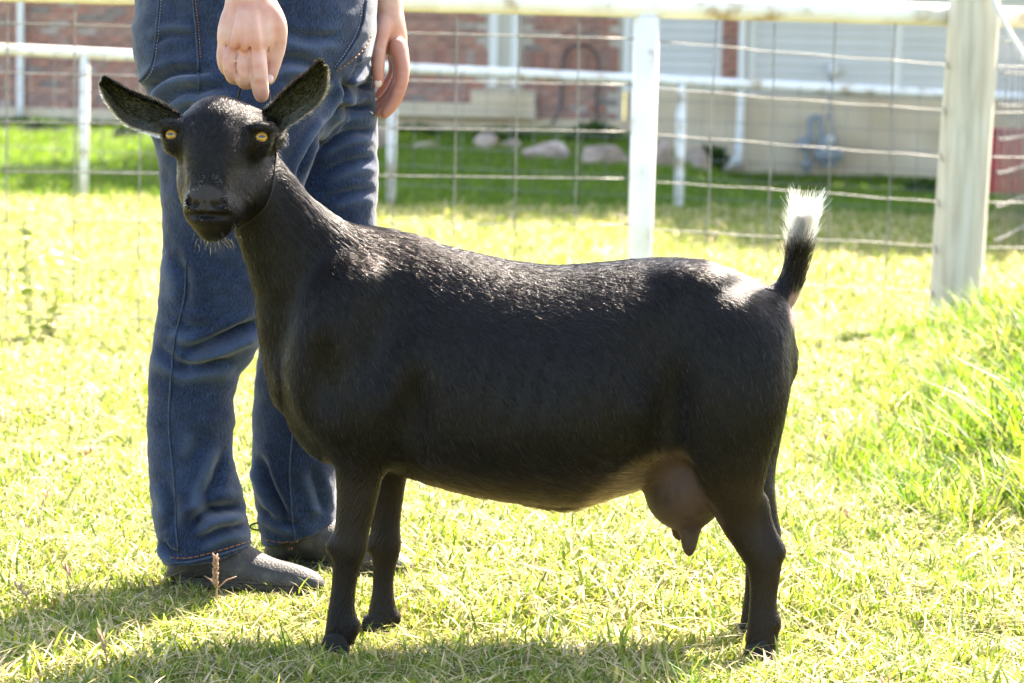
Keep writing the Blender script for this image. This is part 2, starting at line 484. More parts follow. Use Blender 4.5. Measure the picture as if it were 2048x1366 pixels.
    # achilles tendon
    for pts, Y0 in (([(1524, 1000), (1536, 1050), (1556, 1100)], .045), ([(1528, 985), (1538, 1030), (1543, 1068)], .185)):
        F.chain([P(a, b, Y0) for a, b in pts], [.008, .0065, .008], k=0.012)
    # udder with two teats, fold in front of it
    F.ell(P(1370, 972, GY - .004), (84 / s0, .072, 91 / s0), k=0.012)
    F.ell(P(1340, 925, GY), (75 / s0, .06, 40 / s0), k=0.02)
    F.chain([P(1380, 1020, GY - .034), P(1379, 1062, GY - .036), P(1378, 1104, GY - .036)], [23 / s0, 18 / s0, 10 / s0], k=0.010)
    F.chain([P(1360, 1020, GY + .034), P(1358, 1052, GY + .036), P(1357, 1074, GY + .036)], [20 / s0, 14 / s0, 9 / s0], k=0.010)
    # belly fold (navel) 
    F.chain([P(1050, 985, GY), P(1125, 1000, GY), P(1190, 985, GY)], [.010, .012, .008], k=0.02)
    # tail core
    tl = [(1548, 612, 30), (1566, 590, 24), (1583, 560, 20), (1593, 525, 18), (1601, 490, 15), (1607, 462, 9)]
    F.chain([P(a, b, GY) for a, b, r in tl], [r / s0 for a, b, r in tl], k=0.012)
    # --- head, in its own frame
    def he(u, v, w, r, k=0.012, op='u'): F.ell(H(u, v, w), r, k, R=HR, op=op)
    he(0, -.006, -.016, (.060, .050, .056), .01)
    he(.005, -.026, -.010, (.066, .029, .040), .012); he(.004, -.040, -.012, (.050, .016, .034), .012)                    # rounded poll
    for s in (-1, 1):
        he(s * .053, -.013, .012, (.020, .012, .017), .016)          # brow
        he(s * .056, .008, .010, (.018, .018, .018), .014)
        he(s * .034, .038, -.034, (.024, .046, .040), .02)           # cheek
        he(s * .036 + .004, .030, -.052, (.026, .050, .036), .02)           # angle of the jaw
        he(s * .025 + .001, .074, -.012, (.020, .044, .030), .02)
        he(s * .062, -.022, -.030, (.020, .020, .020), .015)         # ear root
    F.chain([H(0, -.01, .020), H(0, .03, .026), H(0, .065, .024), H(0, .10, .016)], [.044, .037, .031, .029], k=.018)
    he(.001, .104, .006, (.0365, .030, .034), .012)                      # muzzle
    he(0, .094, .026, (.026, .020, .020), .012); he(0, .099, .038, (.021, .013, .010), .006)
    F.chain([H(0, .120, -.011), H(0, .104, -.024), H(0, .06, -.050), H(0, .015, -.062)], [.021, .025, .030, .034], k=.010)   # lower jaw
    for s in (-1, 1):
        he(s * .019, .104, .032, (.012, .010, .010), .006)           # nostril wing
        he(s * .0155, .1090, .043, (.0088, .0040, .0110), .003, 's')
        he(s * .0230, .1040, .041, (.0036, .0066, .0100), .003, 's')
    F.seg(H(0, .106, .044), H(0, .122, .034), .0020, .0018, k=.003, op='s')
    mo = [H(math.sin(a) * .040, .1215 - .006 * (1 - math.cos(a)) * 2.0, math.cos(a) * .036 - .002) for a in np.linspace(-.85, .85, 9)]
    for a, b in zip(mo[:-1], mo[1:]): F.seg(a, b, .0022, .0022, k=.006, op='s')
    # eye sockets with lids
    for e, g in zip(EYES, GAZE):
        u2 = np.array((0, 0, 1.0)); s2_ = np.cross(g, u2); s2_ /= np.linalg.norm(s2_)
        F.chain([e + g * .0095 + u2 * .0115 - s2_ * .013, e + g * .0125 + u2 * .0128, e + g * .0095 + u2 * .0115 + s2_ * .013], [.0042, .0050, .0042], k=.008)
        F.ell(e, (.0165,) * 3, k=.008); F.ell(e + g * .0014, (.0146,) * 3, k=.004)
        up = np.array((0, 0, 1.0)); sd_ = np.cross(g, up); sd_ /= np.linalg.norm(sd_); up = np.cross(sd_, g)
        Rm = np.array([sd_, up, g])
        F.ell(e + g * .0145 - up * .0004, (.0100, .0064, .012), k=.0015, R=Rm, op='s')
        F.ell(e + g * .0014, (.0120,) * 3, k=.001, op='s')
    return F.mesh(2, 0.5)

GV, GQ = build_goat_body()
GN = vert_normals(GV, GQ)
_rp = unproject_px(GV); _rib = sstep(840, 920, _rp[:, 0]) * (1 - sstep(1180, 1260, _rp[:, 0])) * sstep(660, 740, _rp[:, 1]) * (1 - sstep(840, 920, _rp[:, 1]))
GV = GV + GN * ((.0006 * np.sin((_rp[:, 0] + .30 * (_rp[:, 1] - 700) + 30 * vnoise(GV, 9, 62)) / 52 * 2 * math.pi) + .004 * (vnoise(GV, 14, 61) - .5)) * np.maximum(_rib, .25 * (_rp[:, 1] > 500)))[:, None]
GN = vert_normals(GV, GQ)
GPX = unproject_px(GV)

def head_weight(V):
    d = V - HO; u, v, w = d @ HU, d @ HV, d @ HW
    q = np.sqrt((u / .088) ** 2 + ((v - .035) / .125) ** 2 + ((w + .005) / .075) ** 2)
    return 1 - sstep(0.95, 1.15, q), u, v, w

def goat_colour(V, px):
    """coat colour: black, browner low down, tan before the udder, bare brown-pink udder, grey nose"""
    n = len(V); x, y = px[:, 0], px[:, 1]
    nz = vnoise(V, 26, 3); nz2 = vnoise(V, 90, 5)
    col = np.tile(np.array((.0042, .0037, .0036)), (n, 1))
    low = sstep(860, 1010, y + 60 * (nz - .5)) * sstep(640, 760, x)
    legs = sstep(930, 1010, y) * (1 - sstep(1120, 1240, y)) * 0.5
    br = np.clip(low * .75 + legs, 0, .9)[:, None]
    col = col * (1 - br) + np.array((.016, .0105, .0068)) * br
    # tan belly patch on the underside
    pt = sstep(1150, 1178, x + 1.2 * (y - 1000) + 34 * (nz2 - .5)) * (1 - sstep(1364, 1384, x)) * sstep(895, 935, y - (1290 - x) * 0.18 + 26 * (nz - .5)) * (V[:, 2] < 0.40) * (1 - sstep(.105, .125, np.abs(V[:, 1] - GY)))
    pt = (pt * (y < 1130) * (.6 + .4 * sstep(.35, .6, vnoise(V, 120, 15))))[:, None]
    col = col * (1 - pt) + np.array((.092, .063, .035)) * pt
    ud = np.sqrt(((x - 1376) / 98) ** 2 + ((y - 985) / 94) ** 2)
    um = (1 - sstep(.93, 1.06, ud + .18 * (nz - .5))) * (np.abs(V[:, 1] - GY) < .088) * (V[:, 2] < .33)
    um = um * (x < 1404 + .5 * (y - 955))
    um = np.maximum(um, ((y > 1030) & (y < 1130) & (x > 1330) & (x < 1405) & (np.abs(V[:, 1] - GY) < .06)) * 1.0)
    dk = sstep(.5, .72, vnoise(V, 38, 9) * .6 + .4 * nz2)[:, None]
    sk = np.array((.058, .036, .026)) * (1 - dk) + np.array((.040, .024, .018)) * dk
    um = um[:, None]; col = col * (1 - um) + sk * um
    bare = um[:, 0]
    hw, u, v, w = head_weight(V)
    nose = (1 - sstep(.9, 1.05, np.sqrt((u / .026) ** 2 + ((v - .101) / .017) ** 2))) * (w > .015) * hw
    col = col * (1 - nose[:, None]) + np.array((.028, .025, .026)) * nose[:, None]
    bare = np.maximum(bare, nose)
    # pale skin below the tail root
    tr = (1 - sstep(.8, 1.1, np.sqrt(((x - 1590) / 16) ** 2 + ((y - 618) / 34) ** 2)))[:, None]
    col = col * (1 - tr) + np.array((.22, .14, .11)) * tr
    return col, bare, nose

gcol, gbare, gnose = goat_colour(GV, GPX)
mt, nt, bs, out = mat_new('goat_skin_and_undercoat')
at = node(nt, 'ShaderNodeAttribute', attribute_name='coat'); nt.links.new(at.outputs['Color'], bs.inputs['Base Color'])
ab = node(nt, 'ShaderNodeAttribute', attribute_name='bare')
mr = node(nt, 'ShaderNodeMapRange'); mr.inputs['To Min'].default_value = 0.40; mr.inputs['To Max'].default_value = 0.5
nt.links.new(ab.outputs['Fac'], mr.inputs[0]); nt.links.new(mr.outputs[0], bs.inputs['Roughness'])
bs.inputs['Specular IOR Level'].default_value = 0.15
nz = node(nt, 'ShaderNodeTexNoise', i_Scale=1.0, i_Detail=3.0); tc = node(nt, 'ShaderNodeTexCoord')
vr = node(nt, 'ShaderNodeVectorRotate', rotation_type='Y_AXIS'); vr.inputs['Angle'].default_value = math.radians(-24); nt.links.new(tc.outputs['Object'], vr.inputs['Vector'])
vs = node(nt, 'ShaderNodeVectorMath', operation='MULTIPLY'); vs.inputs[1].default_value = (430, 430, 60); nt.links.new(vr.outputs[0], vs.inputs[0]); nt.links.new(vs.outputs[0], nz.inputs['Vector'])
b = node(nt, 'ShaderNodeBump'); b.inputs['Strength'].default_value = 0.75; b.inputs['Distance'].default_value = 0.003
nt.links.new(nz.outputs['Fac'], b.inputs['Height']); nt.links.new(b.outputs[0], bs.inputs['Normal'])
M_GOAT = mt
goat_body = mesh_np('body', GV, GQ, M_GOAT, goat, True, {'coat': gcol, 'bare': gbare})

# eyes
mt, nt, bs, out = mat_new('goat_eye')
ex = node(nt, 'ShaderNodeAttribute', attribute_name='ex'); ey = node(nt, 'ShaderNodeAttribute', attribute_name='ey')
cb = node(nt, 'ShaderNodeCombineXYZ'); nt.links.new(ex.outputs['Fac'], cb.inputs[0]); nt.links.new(ey.outputs['Fac'], cb.inputs[1])
ln = node(nt, 'ShaderNodeVectorMath', operation='LENGTH'); nt.links.new(cb.outputs[0], ln.inputs[0])
r1 = ramp(nt, ln.outputs['Value'], [(0.0, (.36, .19, .03)), (0.42, (.46, .27, .05)), (0.74, (.30, .14, .02)), (0.84, (.10, .04, .012)), (0.92, (.06, .04, .03))])
ns = node(nt, 'ShaderNodeTexNoise', i_Scale=9.0, i_Detail=3.0); nt.links.new(cb.outputs[0], ns.inputs['Vector'])
hs = node(nt, 'ShaderNodeHueSaturation'); nt.links.new(r1.outputs[0], hs.inputs['Color'])
mr = node(nt, 'ShaderNodeMapRange'); mr.inputs['To Min'].default_value = 0.6; mr.inputs['To Max'].default_value = 1.4; nt.links.new(ns.outputs['Fac'], mr.inputs[0]); nt.links.new(mr.outputs[0], hs.inputs['Value'])
sc_ = node(nt, 'ShaderNodeVectorMath', operation='MULTIPLY'); sc_.inputs[1].default_value = (1 / .48, 1 / .17, 1); nt.links.new(cb.outputs[0], sc_.inputs[0])
l2 = node(nt, 'ShaderNodeVectorMath', operation='LENGTH'); nt.links.new(sc_.outputs[0], l2.inputs[0])
r2 = ramp(nt, l2.outputs['Value'], [(0.85, (1, 1, 1)), (1.0, (0, 0, 0))])
mx = node(nt, 'ShaderNodeMix', data_type='RGBA'); nt.links.new(r2.outputs[0], mx.inputs[0]); nt.links.new(hs.outputs[0], mx.inputs[6]); mx.inputs[7].default_value = (.006, .005, .004, 1)
nt.links.new(mx.outputs[2], bs.inputs['Base Color']); bs.inputs['Roughness'].default_value = 0.2; bs.inputs['Coat Weight'].default_value = 0.3; bs.inputs['Coat Roughness'].default_value = 0.03
M_EYE = mt
for e, g in zip(EYES, GAZE):
    up = np.array((0, 0, 1.0)); sx = np.cross(g, up); sx /= np.linalg.norm(sx); up = np.cross(sx, g)
    bm = bmesh.new(); bmesh.ops.create_uvsphere(bm, u_segments=48, v_segments=32, radius=1)
    L = np.array([v.co for v in bm.verts]); Fc = [tuple(v.index for v in f.verts) for f in bm.faces]; bm.free()
    R_ = 0.0122
    W = e + g * .0014 + R_ * (L[:, :1] * sx + L[:, 1:2] * up + L[:, 2:3] * g)
    back = L[:, 2] < 0
    exa = np.where(back, 2.0, L[:, 0]); eya = np.where(back, 2.0, L[:, 1])
    mesh_np('eye', W, Fc, M_EYE, goat, True, {'ex': exa, 'ey': eya})

# ears: cupped leaves, opening towards the viewer
M_EAR = mat_var('goat_ear', [(.006, .0055, .005), (.018, .018, .010), (.05, .048, .034)], scale=130, rough=.75, bump=.5, bscale=500, spec=.25)
EARS = []
def make_ear(upper, lower, y_base, y_tip, cup):
    n, mth = 26, 17
    A, B = cr(upper, 8), cr(lower, 8)
    def rs(L_):
        d = np.r_[0, np.cumsum(np.linalg.norm(np.diff(L_, axis=0), axis=1))]; d /= d[-1]
        t = np.linspace(0, 1, n); t = 1 - (1 - t) ** 1.5
        return np.stack([np.interp(t, d, L_[:, i]) for i in (0, 1)], 1)
    A, B = rs(A), rs(B); V = np.zeros((2, n, mth, 3))
    for i in range(n):
        s_ = i / (n - 1); w = np.linalg.norm(A[i] - B[i]) / S(.05)
        for j in range(mth):
            t = j / (mth - 1); c = 2 * t - 1
            q = A[i] * (1 - t) + B[i] * t
            Y0 = y_base + (y_tip - y_base) * s_ + cup * w * (1 - c * c) * (1 - .35 * s_) - 0.004 * math.sin(9 * s_ + 3 * c) * (c * c)
            th = 0.0015 + 0.006 * (1 - c * c) * (1 - s_) ** .6
            V[0, i, j] = P(q[0], q[1], Y0); V[1, i, j] = P(q[0], q[1], Y0 + th)
    F = []
    ix = lambda a, i, j: a * n * mth + i * mth + j
    for i in range(n - 1):
        for j in range(mth - 1):
            F.append((ix(0, i, j), ix(0, i, j + 1), ix(0, i + 1, j + 1), ix(0, i + 1, j)))
            F.append((ix(1, i, j), ix(1, i + 1, j), ix(1, i + 1, j + 1), ix(1, i, j + 1)))
        for j in (0, mth - 1):
            f = (ix(0, i, j), ix(0, i + 1, j), ix(1, i + 1, j), ix(1, i, j)); F.append(f if j == 0 else f[::-1])
    EARS.append((V, n, mth))
    return mesh_np('ear', V.reshape(-1, 3), F, M_EAR, goat, True)
make_ear([(360, 226), (320, 206), (288, 195), (256, 181), (228, 164), (211, 157), (202, 168)], [(362, 262), (332, 270), (300, 263), (270, 255), (244, 240), (224, 216), (207, 186), (202, 168)], 0.045, 0.01, .34)
make_ear([(522, 226), (545, 208), (566, 188), (590, 166), (614, 148), (631, 129), (642, 125), (652, 136)], [(540, 292), (556, 280), (572, 256), (592, 241), (616, 226), (640, 203), (652, 176), (655, 150), (652, 136)], 0.045, 0.035, .34)
for o in goat.children:
    if o.name.startswith('ear'): pass

# hooves: two horny claws to a foot
M_HOOF = mat_var('hoof_horn', [(.006, .0055, .005), (.014, .012, .010)], scale=60, rough=.8, bump=.3)
def make_hoof(px, py, Y0, d=-1):
    c = P(px, py, Y0); mb = MB()
    for s in (-1, 1):
        for a, rr in ((0, 0),):
            pts_t = [(-.020 * d * -1, 0), (0, 0)]
        prof = [(-.022, -.002), (.020, -.002), (.016, .020), (-.004, .030), (-.014, .024)]
        prof = [(x * (-d) if d < 0 else x, z) for x, z in prof]
        V = []; yy = c[1] + s * .0105
        for w_ in (-.0088, .0088):
            for x, z in prof: V.append((c[0] + x * d * (1 if d > 0 else 1), yy + w_ * (1 - .25 * (z / .03)), z - .016))
        k = len(prof)
        Fc = [tuple(range(k)), tuple(range(2 * k - 1, k - 1, -1))] + [(i, i + k, (i + 1) % k + k, (i + 1) % k) for i in range(k)]
        mb.add(V, Fc)
    o = mb.build('hoof', M_HOOF, goat); bevel(o, .003, 2); return o
for hx, hy, hY in ((670, 1306, .045), (748, 1270, .185), (1516, 1306, .045), (1498, 1280, .185)):
    make_hoof(hx, hy, hY)
# ------------------------------------------------------------------ coat: real strands
def hair_mat(name, rough=.13, rad=.22, attr='tint'):
    mt = bpy.data.materials.new(name); mt.use_nodes = True; nt = mt.node_tree; nt.nodes.clear()
    out = node(nt, 'ShaderNodeOutputMaterial'); h = node(nt, 'ShaderNodeBsdfHairPrincipled')
    h.parametrization = 'COLOR'
    at = node(nt, 'ShaderNodeAttribute', attribute_name=attr)
    nt.links.new(at.outputs['Color'], h.inputs['Color']); h.inputs['Roughness'].default_value = rough; h.inputs['Radial Roughness'].default_value = rad
    h.inputs['Random Roughness'].default_value = 0.25
    h.inputs['IOR'].default_value = 1.27
    h.inputs['Offset'].default_value = math.radians(2.5)
    nt.links.new(h.outputs[0], out.inputs[0]); return mt
M_HAIR = hair_mat('goat_hair')

def strands(name, root, pts_off, col, r0, parent, mat):
    """root (n,3), pts_off list of (n,3) absolute points after the root; col (n,3); r0 (n,)"""
    n = len(root); k = len(pts_off) + 1
    hc = bpy.data.hair_curves.new(name); hc.add_curves([k] * n)
    A = np.stack([root] + pts_off, 1).astype(np.float32)
    hc.position_data.foreach_set('vector', A.ravel())
    ra = hc.attributes.get('radius') or hc.attributes.new('radius', 'FLOAT', 'POINT')
    prof = np.linspace(1, 0.12, k) ** .7
    ra.data.foreach_set('value', (np.asarray(r0)[:, None] * prof[None]).astype(np.float32).ravel())
    ca = hc.attributes.new('tint', 'FLOAT_COLOR', 'CURVE'); c = np.ones((n, 4), np.float32); c[:, :3] = col; ca.data.foreach_set('color', c.ravel())
    hc.materials.append(mat)
    o = bpy.data.objects.new(name, hc); return link(o, parent)

def sample_quads(V, Q, n, w):
    """n area-weighted random surface points; w per-face weight"""
    a = V[Q[:, 0]]; b = V[Q[:, 1]]; c = V[Q[:, 2]]; d = V[Q[:, 3]]
    ar = 0.5 * np.linalg.norm(np.cross(c - a, d - b), axis=1) * w
    f = rng.choice(len(Q), n, p=ar / ar.sum()); u, v = rng.random(n)[:, None], rng.random(n)[:, None]
    W = [(1 - u) * (1 - v), u * (1 - v), u * v, (1 - u) * v]
    p = sum(W[i] * V[Q[f, i]] for i in range(4)); return p, f, W

def coat_strands(n):
    fc = GV[GQ].mean(1); fn = GN[GQ].mean(1); fp = GPX[GQ].mean(1)
    face_cam = -fn[:, 1] + .25 * fn[:, 2]
    w = np.where(face_cam > -.3, 1.0, .25)
    hw = head_weight(fc)[0]
    w = w * (1 + 2.2 * hw) * (1 - .86 * gbare[GQ].mean(1)) * (1 - gnose[GQ].mean(1)) * (fc[:, 2] > .012)
    for e in EYES: w = w * (np.linalg.norm(fc - e, axis=1) > .0142)
    p, f, W = sample_quads(GV, GQ, n, w)
    nr = sum(W[i] * GN[GQ[f, i]] for i in range(4)); nr /= np.linalg.norm(nr, axis=1)[:, None]
    px = unproject_px(p); x, y = px[:, 0], px[:, 1]
    col, bare, nose = goat_colour(p, px)
    hw, u, v, hwz = head_weight(p)
    # flow direction
    d = np.zeros((n, 3)); 
    up = np.clip(nr[:, 2], 0, 1)
    d[:, 0] = .42 + .9 * up; d[:, 2] = -.95 + .6 * up
    nk = 1 - sstep(600, 740, x + .35 * (y - 460))
    d = d * (1 - nk[:, None]) + nk[:, None] * np.array((.30, 0, -.9))
    ntop = nk * sstep(-.2, .5, nr[:, 0] + nr[:, 2]); d = d * (1 - ntop[:, None]) + ntop[:, None] * np.array((.75, 0, -.55))
    sh = np.exp(-((x - 690) / 110) ** 2 - ((y - 760) / 170) ** 2); d = d + sh[:, None] * np.array((-.2, 0, -.4))
    leg = sstep(900, 990, y) * ((x < 830) | (x > 1400)); d = d * (1 - leg[:, None]) + leg[:, None] * np.array((.05, 0, -1.))
    hq = sstep(1400, 1520, x) * (1 - leg); d = d * (1 - hq[:, None] * .7) + .7 * hq[:, None] * np.array((.25, 0, -1.)) * (1 - .6 * up[:, None])
    bel = sstep(.1, .7, -nr[:, 2]) * (1 - leg) * (1 - nk); d = d * (1 - bel[:, None]) + bel[:, None] * np.array((.9, 0, -.3))
    # swirl at the flank fold
    tail = (x > 1548) & (y < 640) & (np.abs(p[:, 1] - GY) < .045); 
    tw = sstep(640, 585, y) * tail if False else (1 - sstep(585, 640, y)) * tail
    d = d * (1 - tw[:, None]) + tw[:, None] * np.array((.16, 0, 1.))
    # head: hair fans out from the bridge of the nose
    hd = (u / .05)[:, None] * HU * .9 + ((v - .045) / .06)[:, None] * HV + .0 * HW
    lo = sstep(.055, .09, v)[:, None]; hd = hd * (1 - lo) + lo * ((u / .05)[:, None] * HU * .6 + HV * .8 - HW * .4)
    hd = hd + 0.25 * HU * np.sin(v * 90)[:, None]
    d = d * (1 - hw[:, None]) + hd * hw[:, None] * 1.2
    d += .30 * (np.stack([vnoise(p, 55, q) for q in (11, 12, 13)], 1) - .5) * 2 * .55 + rng.normal(0, .10, (n, 3))
    d -= nr * (d * nr).sum(1)[:, None]; d /= np.linalg.norm(d, axis=1)[:, None] + 1e-9
    L = np.full(n, .0130)
    L = L + .004 * bel - .0065 * leg
    wi = np.exp(-((x - 760) / 90) ** 2) * up; L = L + .012 * wi + .006 * ntop
    L = L * (1 - hw) + hw * np.where(v > .08, .0035, .0085)
    L = L + hw * .004 * (v < -.03)
    tl = np.clip((600 - y) / 140, 0, 1) * tail; L = L + .036 * tl
    L = L * rng.uniform(.6, 1.25, n)
    L = np.where(bare > .4, .0042, L)
    # hidden bits near hoof shorter
    lift = .13 + .09 * rng.random(n) + .25 * tl + .10 * hw
    d1 = d * np.cos(lift)[:, None] + nr * np.sin(lift)[:, None]
    g = np.array((0, 0, -1.)) * (1 - tl)[:, None]
    root = p - nr * .0008
    q1 = root + d1 * (L * .35)[:, None]
    q2 = q1 + (d1 * .8 + d * .25 + g * .05) * (L * .35)[:, None]
    q3 = q2 + (d * .95 + g * .12 + rng.normal(0, .08, (n, 3))) * (L * .35)[:, None]
    c = col * rng.uniform(.7, 1.5, (n, 1)) * np.array((1.0, .97, .95))
    hi = (rng.random(n) < .13 + .2 * hw) & (bare < .3) & (leg < .5); c[hi] = c[hi] * 2 + np.array((.032, .030, .030)) * rng.uniform(.3, 1.3, (hi.sum(), 1))
    # white tail tip begins where the tail flares
    wt = tail & (y < 500 + rng.normal(0, 9, n)); c[wt] = np.array((.80, .77, .74)) * rng.uniform(.85, 1.0, (wt.sum(), 1))
    # frosting on lips and bridge
    fr = (hw > .5) & (rng.random(n) < .05) & (((v > .085) & (v < .105) & (np.abs(u) > .018) & (np.abs(u) < .04)) | ((v > .068) & (v < .09) & (hwz > .03) & (np.abs(u) < .03)) | (v > .135))
    c[fr] = np.array((.55, .52, .48))
    fr2 = (hw > .5) & (rng.random(n) < .10) & (v < -.052); c[fr2] = np.array((.35, .32, .28))
    r = np.full(n, .00034) * rng.uniform(.7, 1.2, n); r = np.where(hw > .5, r * .6, r); r = np.where(bare > .4, .00016, r); r = np.where(hi, r * 1.25, r)
    strands('coat', root, [q1, q2, q3], c, r, goat, M_HAIR)
coat_strands(105000)

def tail_tuft(n):
    """white flag of the tail: long strands fanning from the upper tail"""
    t = rng.random(n) ** .7
    ax_ = cr([P(1588, 545, GY), P(1597, 510, GY), P(1603, 478, GY), P(1607, 455, GY)], 20)
    i = (t * (len(ax_) - 1)).astype(int); base = ax_[i]
    an = rng.uniform(0, 2 * math.pi, n); rr = .010 * np.sqrt(rng.random(n)) * (1.25 - .7 * t)
    root = base + np.stack([np.cos(an) * rr, np.sin(an) * rr, np.zeros(n)], 1)
    clump = np.round(an / .55) * .55
    fan = np.stack([np.cos(clump) * .58 + .08, np.sin(clump) * .5, np.full(n, 1.0)], 1) + rng.normal(0, .12, (n, 3))
    fan /= np.linalg.norm(fan, axis=1)[:, None]
    L = rng.uniform(.026, .060, n) * (.75 + .25 * t) * (.8 + .35 * np.sin(clump * 2.3) ** 2)
    up = np.array((.12, 0, 1.0))
    q1 = root + (fan * .45 + up * .55) * (L * .33)[:, None]
    q2 = q1 + (fan * .8 + up * .2) * (L * .33)[:, None]
    q3 = q2 + (fan * .75 + up * .25 + rng.normal(0, .12, (n, 3))) * (L * .36)[:, None]
    white = (q2[:, 2] > P(1600, 492, GY)[2] + rng.normal(0, .008, n))
    c = np.where(white[:, None], np.array((.82, .79, .76)) * rng.uniform(.9, 1, (n, 1)), np.array((.012, .010, .010)))
    strands('tail_tuft', root, [q1, q2, q3], c, np.full(n, .00038), goat, M_HAIR)
tail_tuft(4200)

def ear_fringe():
    R, A, B, C, K = [], [], [], [], []
    for V, n, mth in EARS:
        def at(s_, t_):
            i = min(int(s_ * (n - 1)), n - 2); j = min(int(t_ * (mth - 1)), mth - 2)
            fs, ft = s_ * (n - 1) - i, t_ * (mth - 1) - j
            return (V[0, i, j] * (1 - fs) + V[0, i + 1, j] * fs) * (1 - ft) + (V[0, i, j + 1] * (1 - fs) + V[0, i + 1, j + 1] * fs) * ft
        for _ in range(12000):
            s_ = random.random() ** .9 * .97; edge = random.random()
            t_ = random.random() if edge < .55 else (random.random() ** 2 * .12 if edge < .75 else 1 - random.random() ** 2 * .16)
            p = at(s_, t_); q = at(min(1, s_ + .03), t_); d = q - p; d /= np.linalg.norm(d) + 1e-9
            out_ = at(s_, min(1, t_ + .04)) - at(s_, max(0, t_ - .04)); out_ /= np.linalg.norm(out_) + 1e-9; out_ = out_ * (1 if t_ > .5 else -1)
            rim = abs(2 * t_ - 1)
            dd = d * .8 + out_ * (rim ** 3) * .9 + np.array((0, -.35, 0)) + np.random.normal(0, .2, 3)
            L_ = random.uniform(.004, .0085)
            k1 = p + dd * L_ * .5; R.append(p); A.append(k1); B.append(k1 + (dd * .8 + d * .3) * L_ * .5)
            low = t_ > .72
            pale = random.random() < (.62 if low else (.20 if rim < .75 else .10)) * (1.3 - .6 * s_)
            C.append((.55, .53, .44) if pale else ((.03, .032, .016) if rim < .8 else (.012, .011, .010)))
    R, A, B, C = map(np.array, (R, A, B, C))
    strands('ear_hair', R, [A, B], C, np.where(C[:, 0] > .3, .00050, .00032), goat, M_HAIR)
ear_fringe()

def loose_hairs():
    """beard wisps under the chin and whiskers on the lips"""
    R, A, B, C = [], [], [], []
    for _ in range(100):
        u = np.random.normal(.006, .013); v = .150 + np.random.normal(0, .006)
        p = H(u, v - .012, -.012 + np.random.normal(0, .008)); L_ = random.uniform(.006, .015)
        d = HV * .8 + HU * (u * 12 + .3) + np.random.normal(0, .25, 3)
        q = p + d * L_ * .5; R.append(p); A.append(q); B.append(q + (d + np.array((0, 0, -.4))) * L_ * .5)
        C.append((.5, .46, .38) if random.random() < .22 else (.010, .009, .008))
    R, A, B, C = map(np.array, (R, A, B, C))
    strands('chin_hair', R, [A, B], C, np.full(len(R), .00025), goat, M_HAIR)
loose_hairs()

def flecks():
    """bits of pale chaff stuck on the nose, lips and brow"""
    bvh = BVHTree.FromPolygons([tuple(v) for v in GV], [tuple(q) for q in GQ]); R, A, B, C = [], [], [], []
    spots = [(408, 352), (404, 362), (398, 370), (426, 350), (430, 356), (437, 352), (440, 360), (433, 366), (388, 378), (394, 374), (384, 402), (376, 412), (380, 416), (372, 408), (448, 392), (452, 400), (444, 410), (402, 440), (470, 452), (462, 458), (424, 198), (430, 196), (428, 206), (420, 212), (436, 199), (386, 246), (372, 396), (456, 414), (378, 384)]
    for (x, y) in spots:
        for _ in range(5):
            px, py = x + random.gauss(0, 2.2), y + random.gauss(0, 2.2); d = P(px, py, 1.0) - CAM; d /= np.linalg.norm(d); h = bvh.ray_cast(Vector(CAM), Vector(d))
            if h[0] is None: continue
            p = np.array(h[0]) - d * .0022; a = np.random.normal(0, 1, 3); a /= np.linalg.norm(a); R.append(p - a * .0012); A.append(p); B.append(p + a * .0012); C.append((.62, .60, .55))
    R, A, B, C = map(np.array, (R, A, B, C)); strands('chaff_flecks', R, [A, B], C, np.full(len(R), .00055), goat, M_HAIR)['kind'] = 'stuff'
flecks()
# ------------------------------------------------------------------ the person behind the goat
person = empty('person', (P(470, 1180, 0.5)[0], 0.5, 0.0))
tag(person, 'person in dark blue jeans and dusty shoes with a finger on the goat\'s head', 'person')

def skin_mat():
    mt, nt, bs, out = mat_new('skin')
    tc = node(nt, 'ShaderNodeTexCoord')
    n1 = node(nt, 'ShaderNodeTexNoise', i_Scale=38.0, i_Detail=5.0); n2 = node(nt, 'ShaderNodeTexNoise', i_Scale=700.0, i_Detail=3.0)
    for n_ in (n1, n2): nt.links.new(tc.outputs['Object'], n_.inputs['Vector'])
    r = ramp(nt, n1.outputs['Fac'], [(.3, (.44, .20, .145)), (.5, (.50, .275, .205)), (.7, (.53, .33, .26))])
    fl = node(nt, 'ShaderNodeAttribute', attribute_name='flush'); mf = node(nt, 'ShaderNodeMix', data_type='RGBA'); mf.inputs[7].default_value = (.47, .185, .125, 1)
    nt.links.new(fl.outputs['Fac'], mf.inputs[0]); nt.links.new(r.outputs[0], mf.inputs[6]); nt.links.new(mf.outputs[2], bs.inputs['Base Color']); bs.inputs['Roughness'].default_value = .5
    bs.inputs['Subsurface Weight'].default_value = .12; bs.inputs['Subsurface Radius'].default_value = (.006, .0025, .0015); bs.inputs['Subsurface Scale'].default_value = 1.0
    b = node(nt, 'ShaderNodeBump'); b.inputs['Strength'].default_value = .35; b.inputs['Distance'].default_value = .0012
    nt.links.new(n2.outputs['Fac'], b.inputs['Height']); nt.links.new(b.outputs[0], bs.inputs['Normal']); return mt
M_SKIN = skin_mat()
M_NAIL = mat_var('fingernail', [(.66, .45, .37), (.72, .52, .44)], 80, .3, 0, spec=.5)

